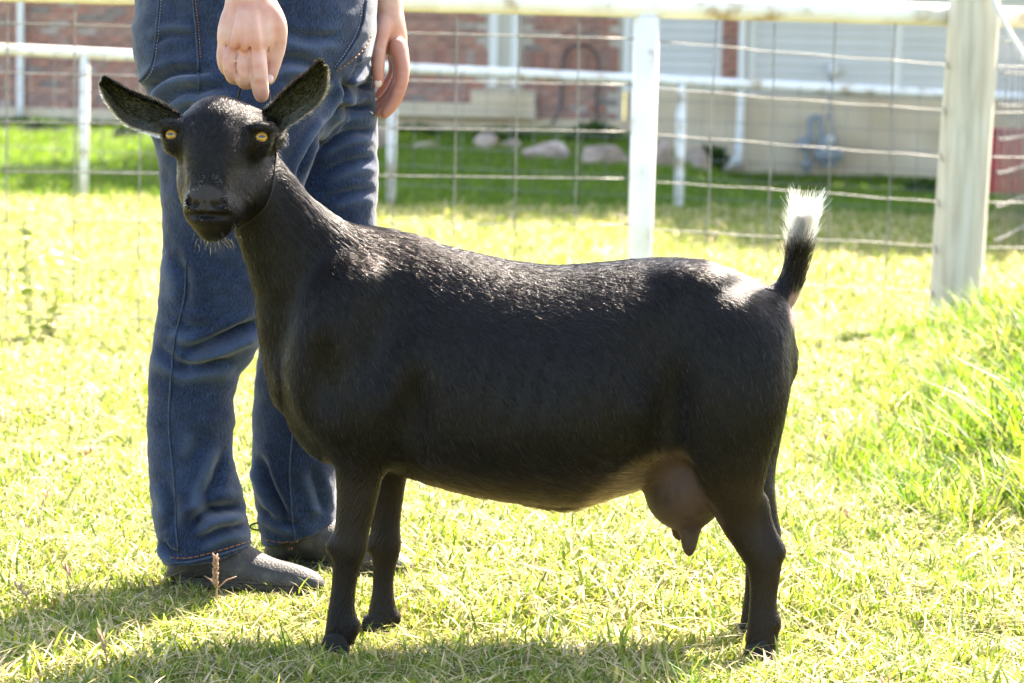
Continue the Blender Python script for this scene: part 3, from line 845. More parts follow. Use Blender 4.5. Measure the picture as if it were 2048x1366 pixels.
HIP = P(508, -40, 0.51)
def build_person_body():
    xs = axis([(-0.66, -0.43, .009), (-0.43, -0.13, .0023), (-0.13, 0.02, .009)])
    ys = axis([(0.03, 0.24, .0024), (0.24, 0.50, .008), (0.50, 0.68, .0024), (0.68, 0.86, .008)])
    zs = axis([(0.03, 0.64, .012), (0.64, 0.92, .0023), (0.92, 1.80, .010)])
    F = Field(xs, ys, zs); YA = (0, 1, 0); cx = HIP[0]
    # torso, neck, head
    F.chain([(cx, .51, .86), (cx, .51, .98), (cx + .01, .51, 1.12), (cx + .02, .51, 1.28), (cx + .01, .51, 1.38)], [.135, .135, .13, .128, .085], k=.03, asp=(YA, 1.12))
    F.chain([(cx + .01, .33, 1.385), (cx + .01, .51, 1.42), (cx + .01, .69, 1.385)], [.058, .07, .058], k=.04)
    F.seg((cx + .02, .51, 1.40), (cx + .045, .51, 1.52), .058, .055, k=.03)
    hc = np.array((cx + .075, .51, 1.62))
    F.ell(hc, (.098, .075, .112), k=.02); F.ell(hc + (.03, 0, -.06), (.062, .058, .06), k=.025)
    F.seg(hc + (.09, 0, .0), hc + (.112, 0, -.035), .010, .016, k=.012)
    F.ell(hc + (.085, 0, -.075), (.016, .026, .007), k=.006); F.ell(hc + (.075, 0, -.105), (.022, .026, .02), k=.015)
    for s in (-1, 1):
        F.ell(hc + (-.005, s * .078, -.015), (.018, .010, .032), k=.006)
        F.ell(hc + (.086, s * .032, .012), (.013, .017, .010), k=.006, op='s'); F.ell(hc + (.078, s * .032, .010), (.012, .013, .012), k=.003)
    # legs inside the jeans
    F.chain([P(470, 120, .44), P(448, 420, .43), P(410, 690, .43), P(384, 900, .43), P(405, 1130, .43)], [.07, .058, .040, .036, .032], k=.03)
    F.chain([P(600, 120, .58), P(645, 420, .60), P(608, 690, .60), P(592, 900, .60), P(600, 1095, .60)], [.06, .048, .038, .034, .030], k=.03)
    # --- near arm and hand: index finger down on the goat's head, the others curled round the collar
    s = S(.10)
    F.chain([(cx + .005, .325, 1.385), (cx - .005, .28, 1.16), (cx + .0, .235, 1.10), P(503, -120, .16), P(502, -30, .125), P(502, 5, .115)], [.054, .045, .043, .039, 44 / s, 42 / s], k=.02, asp=None)
    # palm (back of the hand towards the viewer)
    F.chain([P(502, 0, .115), P(500, 45, .108), P(494, 85, .100)], [40 / s, 49 / s, 50 / s], k=.012, asp=(YA, .62))
    F.chain([P(520, 20, .105), P(524, 60, .098), P(514, 96, .090)], [24 / s, 25 / s, 21 / s], k=.012)
    F.chain([P(470, 40, .112), P(462, 80, .106)], [22 / s, 22 / s], k=.012)
    def finger(pts, k=.0006):
        F.chain([P(a, b, c) for a, b, c, r in pts], [r / s for a, b, c, r in pts], k=k, n=5, kin=.003)
    finger([(510, 92, .088, 21), (515, 133, .078, 19), (519, 166, .076, 16.5), (523, 192, .078, 13.5)])
    finger([(486, 95, .092, 19), (487, 138, .080, 18), (490, 160, .086, 16.5), (497, 160, .108, 15), (501, 146, .120, 13)])
    finger([(465, 92, .096, 17), (463, 130, .086, 16), (467, 151, .092, 15), (476, 154, .112, 13.5), (482, 142, .124, 12)])
    finger([(451, 85, .104, 14.5), (448, 115, .098, 13.5), (453, 136, .104, 12.5), (463, 140, .118, 11.5), (470, 130, .128, 10)])
    finger([(536, 20, .108, 24), (553, 52, .104, 20), (554, 92, .106, 16.5), (545, 128, .104, 15), (538, 158, .100, 12)], k=.004)
    for a_ in ((514, 92), (489, 96), (467, 93)): F.chain([P(a_[0] + (502 - a_[0]) * .45, 20, .084), P(a_[0] + (502 - a_[0]) * .2, 55, .073), P(*a_, .071)], [.0025, .0032, .0045], k=.008)
    # knuckle creases
    for (x, y, Y_) in ((516, 134, .063), (519, 167, .064), (487, 139, .067), (463, 131, .074)):
        for dy in (-3, 3): F.seg(P(x - 12, y + dy, Y_), P(x + 12, y + dy + 1, Y_), .0011, .0011, k=.0022, op='s')
    for a_, b_ in (((499, 92, .074), (503, 166, .066)), ((475, 96, .080), (475, 156, .072)), ((455, 92, .088), (456, 142, .082)), ((533, 84, .086), (538, 150, .084))):
        F.seg(P(*a_), P(*b_), .0020, .0026, k=.003, op='s')
    # --- far arm hanging in front of the far thigh
    s2 = S(.59)
    F.chain([(cx + .005, .69, 1.385), (cx + .03, .69, 1.16), (cx + .06, .67, 1.10), P(748, -130, .60), P(764, -40, .585), P(770, 5, .58)], [.054, .045, .043, .040, 33 / s2, 30 / s2], k=.02)
    F.chain([P(770, 0, .58), P(777, 45, .58), P(788, 88, .590)], [29 / s2, 30 / s2, 26 / s2], k=.012, asp=(YA, 1.15))
    def fing2(pts, k=.0006):
        F.chain([P(a, b, c) for a, b, c, r in pts], [r / s2 for a, b, c, r in pts], k=k, n=5, kin=.003)
    fing2([(797, 92, .560, 18), (805, 138, .548, 13.5), (799, 176, .545, 12.5), (786, 206, .545, 11.5), (770, 228, .545, 9)])
    fing2([(796, 96, .588, 16), (803, 146, .580, 12.5), (790, 186, .577, 11.5), (771, 213, .575, 10.5), (758, 226, .574, 8.5)])
    fing2([(792, 98, .612, 15), (798, 146, .608, 12), (782, 183, .604, 11), (762, 207, .602, 10), (751, 217, .602, 8.5)])
    fing2([(785, 96, .634, 13), (788, 140, .632, 10.5), (773, 170, .630, 10), (757, 190, .628, 8.5)])
    fing2([(767, 48, .556, 18), (758, 90, .545, 14.5), (756, 128, .538, 12.5), (757, 166, .538, 10)], k=.006)
    for (x, y, Y_) in ((757, 128, .527), (758, 123, .527), (803, 142, .537), (798, 178, .535), (764, 94, .533)):
        F.seg(P(x - 10, y, Y_), P(x + 10, y + 1, Y_), .0011, .0011, k=.0022, op='s')
    return F.mesh(1, .5)
PV, PQ = build_person_body()
_pp = unproject_px(PV); _fl = np.zeros(len(PV))
for _x, _y, _r in ((512, 92, 14), (488, 97, 13), (466, 94, 12), (516, 134, 10), (520, 166, 9), (488, 140, 10), (463, 132, 9), (554, 60, 12), (546, 128, 10), (523, 192, 8), (502, 60, 25)):
    _fl = np.maximum(_fl, np.exp(-(((_pp[:, 0] - _x) ** 2 + (_pp[:, 1] - _y) ** 2) / _r ** 2)) * (.8 if _r < 20 else .4))
_fl = np.maximum(_fl, (.45 + .4 * vnoise(PV, 60, 8)) * (PV[:, 1] > .5) * (1 - sstep(.80, .90, PV[:, 2])))
body = mesh_np('body', PV, PQ, M_SKIN, person, True, {'flush': _fl})
# nails
def nail(px, py, Y, r, n_):
    c = P(px, py, Y); n_ = np.array(n_, float); n_ /= np.linalg.norm(n_)
    bm = bmesh.new(); bmesh.ops.create_uvsphere(bm, u_segments=14, v_segments=9, radius=1)
    L = np.array([v.co for v in bm.verts]); Fc = [tuple(v.index for v in f.verts) for f in bm.faces]; bm.free()
    up = np.array((0, 0, 1.)); sx = np.cross(up, n_); sx /= np.linalg.norm(sx); up = np.cross(n_, sx)
    mesh_np('fingernail', c + L[:, :1] * sx * r[0] + L[:, 1:2] * up * r[1] + L[:, 2:3] * n_ * r[2], Fc, M_NAIL, person, True)
nail(756, 166, .5305, (.0058, .0075, .0016), (0, -1, .1))
nail(540, 157, .0915, (.0050, .0070, .0016), (.25, -1, .15))

# hair, shirt (above the picture)
def sdf_part(name, fn, box, step, mat, smooth=2):
    F = Field(*[axis([(a, b, step)]) for a, b in box]); fn(F); V, Q = F.mesh(smooth, .5)
    return mesh_np(name, V, Q, mat, person, True), V, Q
M_SHIRT = mat_var('grey_shirt_cotton', [(.20, .21, .23), (.26, .27, .29)], 30, .85, .4, 400)
def f_shirt(F):
    cx = HIP[0]; YA = (0, 1, 0)
    F.chain([(cx, .51, .97), (cx, .51, 1.05), (cx + .01, .51, 1.15), (cx + .02, .51, 1.28), (cx + .01, .51, 1.37)], [.172, .165, .155, .148, .105], k=.03, asp=(YA, 1.12))
    F.chain([(cx + .01, .33, 1.385), (cx + .01, .51, 1.42), (cx + .01, .69, 1.385)], [.075, .085, .075], k=.05)
    F.seg((cx + .005, .325, 1.385), (cx - .003, .285, 1.20), .072, .066, k=.03); F.seg((cx + .005, .69, 1.385), (cx + .025, .69, 1.20), .072, .066, k=.03)
    F.put(lambda x, y, z: (.93 - z) + 0 * x + 0 * y, (-1, 0, .9), (0, 1, 1.0), .004, 'i')
sdf_part('shirt', f_shirt, [(-.66, -.1), (.17, .86), (.88, 1.54)], .012, M_SHIRT, 3)
M_BROWNHAIR = mat_var('brown_hair', [(.035, .02, .012), (.08, .045, .025)], 90, .6, .6, 300)
def f_hair(F):
    hc = np.array((HIP[0] + .075, .51, 1.62)); F.ell(hc + (-.008, 0, .012), (.103, .083, .112), k=.01)
    F.put(lambda x, y, z: (x - (hc[0] + .055)) * .8 - (z - (hc[2] + .01)) * .9 + 0 * y - .02, hc - .15, hc + .15, .01, 'i')
    F.put(lambda x, y, z: (hc[2] - .055 - z) + 0 * x + 0 * y, hc - .15, hc + .15, .01, 'i')
sdf_part('hair', f_hair, [(-.46, -.16), (.40, .62), (1.48, 1.76)], .007, M_BROWNHAIR)

# ---- jeans
def denim():
    mt, nt, bs, out = mat_new('blue_denim')
    tc = node(nt, 'ShaderNodeTexCoord')
    n1 = node(nt, 'ShaderNodeTexNoise', i_Scale=7.0, i_Detail=5.0); n2 = node(nt, 'ShaderNodeTexNoise', i_Scale=520.0, i_Detail=2.0); n3 = node(nt, 'ShaderNodeTexNoise', i_Scale=60.0, i_Detail=4.0)
    mp = node(nt, 'ShaderNodeMapping'); mp.inputs['Scale'].default_value = (1, 1, .35); nt.links.new(tc.outputs['Object'], mp.inputs[0])
    nt.links.new(tc.outputs['Object'], n1.inputs['Vector']); nt.links.new(mp.outputs[0], n2.inputs['Vector']); nt.links.new(tc.outputs['Object'], n3.inputs['Vector'])
    r1 = ramp(nt, n1.outputs['Fac'], [(.3, (.0040, .0115, .034)), (.5, (.0066, .0175, .048)), (.72, (.0145, .033, .075))])
    r2 = ramp(nt, n2.outputs['Fac'], [(.32, (.35, .38, .45)), (.5, (1, 1, 1)), (.68, (2.1, 2.0, 1.85))])
    r3 = ramp(nt, n3.outputs['Fac'], [(.3, (.88, .88, .88)), (.7, (1.12, 1.12, 1.12))])
    m1 = node(nt, 'ShaderNodeMix', data_type='RGBA', blend_type='MULTIPLY'); m1.inputs[0].default_value = 1
    m2 = node(nt, 'ShaderNodeMix', data_type='RGBA', blend_type='MULTIPLY'); m2.inputs[0].default_value = 1
    nt.links.new(r1.outputs[0], m1.inputs[6]); nt.links.new(r2.outputs[0], m1.inputs[7]); nt.links.new(m1.outputs[2], m2.inputs[6]); nt.links.new(r3.outputs[0], m2.inputs[7])
    # worn ridges are paler
    aw = node(nt, 'ShaderNodeAttribute', attribute_name='wear'); m3 = node(nt, 'ShaderNodeMix', data_type='RGBA'); m3.inputs[7].default_value = (.065, .10, .165, 1)
    nt.links.new(aw.outputs['Fac'], m3.inputs[0]); nt.links.new(m2.outputs[2], m3.inputs[6])
    nt.links.new(m3.outputs[2], bs.inputs['Base Color']); bs.inputs['Roughness'].default_value = .85; bs.inputs['Specular IOR Level'].default_value = .2
    bs.inputs['Sheen Weight'].default_value = .25; bs.inputs['Sheen Roughness'].default_value = .5
    b = node(nt, 'ShaderNodeBump'); b.inputs['Strength'].default_value = .5; b.inputs['Distance'].default_value = .0018
    nt.links.new(n2.outputs['Fac'], b.inputs['Height'])
    b2 = node(nt, 'ShaderNodeBump'); b2.inputs['Strength'].default_value = .35; b2.inputs['Distance'].default_value = .004
    nt.links.new(n3.outputs['Fac'], b2.inputs['Height']); nt.links.new(b.outputs[0], b2.inputs['Normal']); nt.links.new(b2.outputs[0], bs.inputs['Normal'])
    return mt
M_DENIM = denim()
JY1, JY2 = .43, .60
CREASES = [  # photo polyline, depth plane, amplitude (m), width (px)
    ([(283, 196), (318, 158), (360, 143), (430, 140)], JY1, .010, 11), ([(300, 250), (345, 196), (400, 178), (470, 172)], JY1, .007, 11), ([(310, 300), (350, 230), (400, 205)], JY1, .005, 12),
    ([(395, 75), (340, 70), (300, 90)], JY1, .004, 9), ([(560, 60), (620, 75), (680, 70)], JY1, .004, 10), ([(520, 128), (590, 120), (650, 140)], JY1, .006, 12), ([(560, 170), (620, 160), (668, 150)], JY1, .005, 10),
    ([(365, 706), (430, 682), (525, 640)], JY1, .013, 12), ([(345, 742), (400, 728), (470, 718)], JY1, .006, 12), ([(350, 640), (390, 660), (440, 655)], JY1, .004, 14), ([(310, 690), (345, 720), (380, 735)], JY1, .004, 12),
    ([(380, 1062), (405, 1030), (440, 1018), (492, 1014)], JY1, .012, 13), ([(390, 1085), (440, 1060), (498, 1052)], JY1, .006, 10), ([(452, 890), (430, 960), (415, 1000), (450, 1030)], JY1, .006, 13), ([(330, 960), (345, 1010), (340, 1060)], JY1, .004, 12), ([(345, 500), (370, 560), (365, 620)], JY1, .004, 14), ([(385, 850), (400, 880), (390, 930)], JY1, .003, 14),
    ([(322, 1080), (335, 1100), (360, 1112)], JY1, .006, 8),
    ([(614, 262), (660, 222), (752, 216)], JY2, .008, 9), ([(625, 305), (690, 268), (752, 262)], JY2, .007, 9), ([(660, 195), (700, 180), (750, 172)], JY2, .008, 9), ([(640, 350), (700, 325), (752, 318)], JY2, .005, 10), ([(650, 400), (700, 385), (752, 380)], JY2, .004, 10), ([(690, 150), (720, 135), (748, 120)], JY2, .006, 8),
    ([(516, 905), (535, 960), (560, 1010), (580, 1040)], JY2, .008, 10), ([(520, 1015), (560, 1040), (600, 1052)], JY2, .005, 9), ([(620, 930), (640, 990), (650, 1030)], JY2, .004, 10), ([(540, 720), (590, 740), (640, 730)], JY2, .004, 12),
    ([(684, 152), (690, 185), (664, 235), (640, 262), (606, 322), (592, 370)], .47, .010, 7),
]
def build_jeans():
    F = Field(axis([(-.585, -.18, .0044)]), axis([(.27, .78, .0052)]), axis([(.03, 1.02, .0044)])); YA = (0, 1, 0)
    nl = [(474, 210, 176), (468, 300, 152), (457, 400, 131), (446, 500, 118), (434, 590, 112), (420, 655, 104), (398, 705, 90), (385, 765, 84), (381, 850, 85), (384, 945, 84), (397, 1010, 88), (406, 1060, 90), (412, 1110, 86), (416, 1170, 82)]
    F.chain([P(a, b, JY1) for a, b, r in nl], [r / S(JY1) for a, b, r in nl], k=.012, asp=(YA, .80), n=4)
    fl = [(640, 140, 106), (646, 240, 106), (650, 340, 103), (649, 440, 101), (640, 550, 97), (614, 680, 91), (598, 800, 89), (593, 900, 87), (592, 990, 81), (597, 1050, 75), (600, 1110, 74)]
    F.chain([P(a, b, JY2) for a, b, r in fl], [r / S(JY2) for a, b, r in fl], k=.012, asp=(YA, .85), n=4)
    c = [P(508, y, .51) for y in (-170, -60, 60, 130)]
    F.chain(c, [.168, .182, .180, .150], k=.02, asp=(YA, .92))
    for Y_ in (.44, .58): F.ell(P(372, 90, Y_), (.078, .075, .095), k=.03)
    F.ell(P(640, 40, .52), (.078, .12, .12), k=.03)
    # cut the two hems
    def hem(a, b, Ya, Yb):
        A, B = P(*a, (Ya + Yb) / 2), P(*b, (Ya + Yb) / 2)
        sl = (B[2] - A[2]) / (B[0] - A[0])
        F.put(lambda x, y, z: (A[2] + sl * (x - A[0]) - z) + 0 * y - .10 * (y - (Ya + Yb) / 2), (-.62, Ya, -.02), (-.15, Yb, .13), .002, 'i')
    sl, g = F.sub((-.6, .2, 0), (-.1, .80, .16)); x, y, z = g
    A1, B1 = P(340, 1129, JY1), P(497, 1093, JY1); A2, B2 = P(530, 1090, JY2), P(668, 1048, JY2)
    p1 = A1[2] + (B1[2] - A1[2]) / (B1[0] - A1[0]) * (x - A1[0]) + .06 * (y - JY1); p2 = A2[2] + (B2[2] - A2[2]) / (B2[0] - A2[0]) * (x - A2[0]) + .06 * (y - JY2)
    bnd = (JY1 + JY2) / 2 - .005
    F.v[sl] = np.maximum(F.v[sl], np.where(y < bnd, p1, p2) - z)
    V, Q = F.mesh(2, .5); N = vert_normals(V, Q)
    # creases pressed in, with a soft swell beside each
    px = unproject_px(V); disp = np.zeros(len(V)); wear = np.zeros(len(V))
    for pl, Yp, amp, w in CREASES:
        pl = cr(pl, 6); best = np.full(len(V), 1e9); tt = np.zeros(len(V)); sgn = np.zeros(len(V))
        for i in range(len(pl) - 1):
            a, b = pl[i], pl[i + 1]; d = b - a; t = np.clip(((px - a) @ d) / (d @ d), 0, 1); e = px - a - t[:, None] * d
            dist = np.linalg.norm(e, axis=1); up = dist < best
            best = np.where(up, dist, best); tt = np.where(up, (i + t) / (len(pl) - 1), tt); sgn = np.where(up, np.sign(e[:, 0] * -d[1] + e[:, 1] * d[0]), sgn)
        sd_ = best * sgn
        end = np.clip(np.minimum(tt, 1 - tt) * 5, 0, 1)
        facing = np.clip(-N[:, 1] * 1.5 + .4, 0, 1) * (np.abs(V[:, 1] - Yp) < .155)
        e = end * facing
        amp = amp * 1.5; w = w * .85
        disp -= amp * np.exp(-(best / w) ** 2) * e
        disp += amp * .75 * np.exp(-((sd_ - w * 2.1) / (w * 1.2)) ** 2) * e + amp * .45 * np.exp(-((sd_ + w * 2.1) / (w * 1.2)) ** 2) * e
        wear = np.maximum(wear, .5 * np.exp(-((sd_ - w * 2.1) / (w * .9)) ** 2) * e * min(1, amp / .008))
    q = V * np.array((1, 1, 1.9)); disp += (vnoise(q, 17, 21) - .5) * .004 + (vnoise(q + 3, 42, 22) - .5) * .0032
    disp += .0011 * np.sin(V[:, 2] * 330 + 8 * vnoise(V, 14, 31)) * sstep(.4, .7, vnoise(V, 11, 33)) * (np.abs(px[:, 0] - np.interp(px[:, 1], [0, 150, 500, 700, 850, 1120], [388, 395, 372, 343, 336, 352])) < 16)
    V = V + N * disp[:, None]
    wear = np.clip(wear + .22 * sstep(.55, .8, vnoise(V, 9, 41)) * (vnoise(V, 60, 42)), 0, .8)
    return V, Q, wear
JV, JQ, JW = build_jeans()
jeans = mesh_np('jeans', JV, JQ, M_DENIM, person, True, {'wear': JW})
J_BVH = BVHTree.FromPolygons([tuple(v) for v in JV], [tuple(q) for q in JQ])
def on_jeans(px, py, off=.0012):
    d = P(px, py, 1.0) - CAM; d /= np.linalg.norm(d); h = J_BVH.ray_cast(Vector(CAM), Vector(d))
    if h[0] is None: return None
    n = h[1] if h[1].dot(Vector(d)) < 0 else -h[1]
    return np.array(h[0] + n * off)
M_SEAM = mat_var('denim_seam', [(.020, .036, .070), (.05, .075, .12)], 120, .85, .4, 500)
M_STITCH = mat_var('orange_stitch', [(.22, .085, .025), (.30, .13, .04)], 200, .7)
M_STITCHP = mat_var('pale_stitch', [(.14, .16, .20), (.22, .23, .25)], 200, .8)
def seam(pl, r, mat, name, dash=None, off=.0012, parent=None):
    pl = cr(pl, 14); d = np.r_[0, np.cumsum(np.linalg.norm(np.diff(pl, axis=0), axis=1))]
    t = np.arange(0, d[-1], 3.0); pts = [on_jeans(np.interp(a, d, pl[:, 0]), np.interp(a, d, pl[:, 1]), off) for a in t]
    mb = MB()
    run = []
    def flush(r_):
        if len(r_) > 1: mb.tube(r_, r, 6)
    for i, p in enumerate(pts):
        brk = p is None or (run and np.linalg.norm(p - run[-1]) > .02)
        if brk: flush(run); run = []
        if p is None: continue
        run.append(p)
        if dash and len(run) >= dash: flush(run); run = []
        
    flush(run)
    if mb.V:
        o = mb.build(name, mat, parent or jeans_parent, True)
        if dash: o['kind'] = 'stuff'
        return o
jeans_parent = jeans
seam([(386, 0), (392, 60), (396, 120), (398, 190)], .0016, M_SEAM, 'side_seam')
seam([(374, 520), (368, 600), (350, 680), (342, 760), (338, 850), (345, 930), (352, 1000), (353, 1060), (358, 1118)], .0015, M_SEAM, 'side_seam')
seam([(392, 0), (398, 60), (402, 118)], .0007, M_STITCH, 'stitching', 2, .0018)
seam([(336, 1060), (334, 1090), (346, 1120)], .0007, M_SEAM, 'stitching', 3, .0015)
seam([(319, 0), (312, 70), (303, 130), (278, 165)], .0016, M_SEAM, 'pocket_edge')
seam([(324, 0), (317, 70), (308, 134), (281, 170)], .0007, M_STITCHP, 'stitching', 2, .0018)
seam([(731, 0), (722, 55), (700, 100), (672, 138)], .0022, M_SEAM, 'pocket_edge', None, .002)
seam([(724, 0), (715, 55), (694, 97), (668, 134)], .0007, M_STITCHP, 'stitching', 2, .002)
seam([(742, 70), (726, 98), (700, 122), (671, 142)], .0008, M_STITCH, 'stitching', 3, .0018)
seam([(586, 860), (580, 930), (582, 1000), (590, 1082)], .0014, M_SEAM, 'side_seam')
seam([(341, 1117), (380, 1115), (440, 1100), (497, 1082)], .0008, M_STITCH, 'stitching', 4, .0015)
seam([(532, 1080), (570, 1084), (620, 1075), (662, 1050)], .0008, M_STITCH, 'stitching', 4, .0015)
seam([(343, 1126), (380, 1124), (440, 1109), (497, 1091)], .0020, M_SEAM, 'hem_edge', None, -.0003)
seam([(532, 1088), (570, 1092), (620, 1082), (664, 1056)], .0020, M_SEAM, 'hem_edge', None, -.0003)

# ---- shoes
M_SUEDE = mat_var('dusty_black_suede', [(.013, .012, .0115), (.028, .026, .024), (.075, .066, .057)], 40, .6, .5, 300, spec=.55)
M_SOLE = mat_var('worn_rubber_sole', [(.025, .022, .02), (.07, .06, .05)], 70, .8, .5, 200)
def make_shoe(pts, Ys, sole, tab=None):
    A = np.array([P(a, b, y) for (a, b, r), y in zip(pts, Ys)]); r = [q[2] / S(y) for q, y in zip(pts, Ys)]
    lo, hi = A.min(0) - .07, A.max(0) + .07
    F = Field(*[axis([(lo[i], hi[i], .0036)]) for i in range(3)])
    d = A[-1] - A[0]; d[2] = 0; d /= np.linalg.norm(d); sd_ = np.array((-d[1], d[0], 0))
    F.chain(A, r, k=.01, asp=(sd_, .98), n=5)
    F.put(lambda x, y, z: (.010 - z) + 0 * x + 0 * y, lo, hi, .003, 'i')
    V, Q = F.mesh(2, .5)
    V[:, 2] += .0
    root = mesh_np('shoe', V, Q, M_SUEDE, person, True)
    # sole: outline around the upper's footprint
    n = 40; B = cr(np.column_stack([A[:, :2], r]), 8); mid = B[:, :2]; half = np.minimum(B[:, 2], .034) * .95 + .002
    d2 = np.gradient(mid, axis=0); d2 /= np.linalg.norm(d2, axis=1)[:, None]; nn = np.stack([-d2[:, 1], d2[:, 0]], 1)
    L_ = mid + nn * half[:, None]; R_ = mid - nn * half[:, None]
    tip = mid[-1] + d2[-1] * half[-1] * .9; heel = mid[0] - d2[0] * half[0] * .8
    ring = np.vstack([[heel], R_, [tip], L_[::-1]]); k = len(ring)
    z0 = 0.002; V2 = np.vstack([np.column_stack([ring, np.full(k, z0)]), np.column_stack([ring, np.full(k, .013)])])
    F2 = [tuple(range(k))[::-1], tuple(range(k, 2 * k))] + [(i, (i + 1) % k, (i + 1) % k + k, i + k) for i in range(k)]
    so = mesh_np('sole', V2, F2, M_SOLE, root, False); so.matrix_parent_inverse = Matrix.Identity(4)
    bevel(so, .004, 2)
    # seam between upper and sole, gusset
    mb = MB(); mb.tube([(x, y, .0145) for x, y in np.vstack([ring, ring[:1]])], .0018, 6)
    w = mb.build('welt', M_SOLE, root, True); w.matrix_parent_inverse = Matrix.Identity(4)
    if tab:
        mb = MB(); c = [P(*q) for q in tab]; mb.tube(cr(c, 6), .0016, 6)
        t = mb.build('pull_loop', M_SOLE, root, True); t.matrix_parent_inverse = Matrix.Identity(4)
    return root
make_shoe([(366, 1150, 34), (392, 1122, 44), (430, 1112, 52), (478, 1134, 46), (530, 1154, 39), (584, 1164, 34), (624, 1172, 27)], [.452, .445, .437, .425, .41, .395, .385], None)
make_shoe([(560, 1108, 32), (585, 1080, 44), (625, 1070, 52), (675, 1094, 46), (730, 1120, 37), (776, 1134, 31), (806, 1142, 25)], [.618, .612, .604, .595, .585, .575, .57], None,
          tab=[(532, 1052, .585), (520, 1046, .583), (506, 1048, .582), (500, 1054, .582), (508, 1059, .583), (524, 1060, .585)])

# ---- show collar held in the fingers
M_COLLAR = mat_var('collar_chain', [(.015, .014, .013), (.05, .045, .04)], 300, .4, .3, 400, metallic=.8)
def make_collar():
    pl = [H(-.005, -.062, -.035), H(.048, -.035, -.062), H(.066, .015, -.066), H(.060, .055, -.068), H(.038, .085, -.064), H(.005, .098, -.062)]
    pts = [P(484, 160, .100), P(481, 178, .100), P(476, 196, .105)]
    bvh = BVHTree.FromPolygons([tuple(v) for v in GV], [tuple(q) for q in GQ])
    def snap(px, py, Y):
        d = P(px, py, 1.0) - CAM; d /= np.linalg.norm(d); h = bvh.ray_cast(Vector(CAM), Vector(d))
        return np.array(h[0]) - d * .0028 if h[0] is not None else P(px, py, Y)
    back0 = [(538, 180), (540, 205), (546, 240), (551, 290), (551, 320), (549, 350), (543, 385), (530, 415), (508, 437), (490, 450), (478, 458)]
    back = [P(538, 180, .09), P(541, 205, .085)] + [snap(a, b, .06) for a, b in back0[2:]]
    back_ = [P(538, 180, .09), P(540, 205, .085), P(546, 240, .075), P(550, 300, .060), P(552, 340, .052), P(546, 385, .044), P(530, 420, .038), P(505, 443, .030), P(478, 458, .035)]
    far = [P(476, 196, .105), P(450, 240, .14), P(440, 300, .15), P(440, 380, .13), P(455, 440, .08), back[-1]]
    mb = MB(); mb.tube(cr(pts, 8), .0015, 6)
    mb.tube(cr(back, 10), .0012, 6); mb.tube(cr(far, 8), .0012, 6)
    o = mb.build('show_collar', M_COLLAR, None, True)
    tag(o, 'thin dark show collar round the throat of the black goat, held in the fingers', 'collar')
make_collar()
# ------------------------------------------------------------------ near wire fence
M_WHITE = mat_var('white_pipe_paint', [(.42, .32, .20), (.74, .71, .64), (.81, .80, .76), (.84, .84, .82)], 9, .45, .15, 40, spec=.4)
M_WIRE = mat_var('galvanised_wire', [(.15, .145, .135), (.27, .265, .25)], 30, .5, 0, metallic=.35)
M_POST = mat_var('weathered_round_post', [(.42, .375, .29), (.53, .49, .40), (.61, .58, .50)], 7, .85, .6, 30, stretch=(6, 6, .5))
def on_line(px, py, a, b):
    """world point where the view through (px, py) meets the vertical plane through ground points a, b"""
    a = np.array(a); b = np.array(b); d = P(px, py, 1.0) - CAM; n = np.array((b[1] - a[1], -(b[0] - a[0])))
    t = ((a[0] - CAM[0]) * n[0] + (a[1] - CAM[1]) * n[1]) / (d[0] * n[0] + d[1] * n[1]); return CAM + d * t
FA, FB = (-1.54, 4.76), (1.46, 5.50)
def fpt(X, z): return (X, FA[1] + (X - FA[0]) * (FB[1] - FA[1]) / (FB[0] - FA[0]), z)
def fx(px, py=400): return on_line(px, py, FA, FB)[0]
X_POST = fx(1285, 300)
fence = empty('wire_fence', fpt(X_POST, -.06))
tag(fence, 'white pipe fence with square wire mesh right behind the goat', 'fence')
def pipe(name, pts, r, mat, parent, n=16):
    mb = MB(); mb.tube(pts, r, n); return mb.build(name, mat, parent, True)
def ripple(pts, r, n=26, amp=.0):
    a, b = map(np.array, pts); return [a + (b - a) * t + np.array((0, 0, amp * math.sin(7 * t + a[0]))) for t in np.linspace(0, 1, n)]
pipe('top_rail', ripple((fpt(-4.2, .998), fpt(1.44, .985)), 0, 30, .002), .036, M_WHITE, fence, 20)
pipe('post', [fpt(X_POST - .004, -.3), fpt(X_POST, .3), fpt(X_POST + .003, .955)], .040, M_WHITE, fence, 20)
pipe('post', [fpt(-2.5, -.3), fpt(-2.5, .955)], .040, M_WHITE, fence, 20)
def wire(name, pts, r, parent, wob=.0007, n=40, sag=0):
    a, b = map(np.array, pts); q = []
    ph = random.random() * 9
    for t in np.linspace(0, 1, n):
        p = a + (b - a) * t
        q.append(p + np.array((wob * math.sin(11 * t + ph), wob * math.sin(17 * t + 2 * ph), wob * math.sin(23 * t + ph) + wob * 1.5 * math.sin(5 * t + ph) - sag * 4 * t * (1 - t))))
    mb = MB(); mb.tube(q, r, 6); return mb.build(name, M_WIRE, parent, True)
HZ = [.892, .745, .597, .450, .302, .155, .008, -.085]
WR = .0025
for z in HZ:
    wire('horizontal_wire', (np.array(fpt(-4.2, z)), np.array(fpt(X_POST - .02, z - .004))), WR, fence)
    wire('horizontal_wire', (np.array(fpt(X_POST + .02, z - .012)) + (0, -.02, 0), np.array(fpt(1.40, z - .068)) + (0, -.02, 0)), WR * .85, fence, .0013)
    wire('horizontal_wire', (np.array(fpt(1.50, z - .070)) + (0, -.02, 0), np.array(fpt(2.9, z - .060)) + (0, -.02, 0)), WR, fence, .0010, 24)
vx = [fx(13), fx(147), fx(278)]
while vx[-1] + .205 < fx(905): vx.append(vx[-1] + .2)
vx[-1] = fx(786)
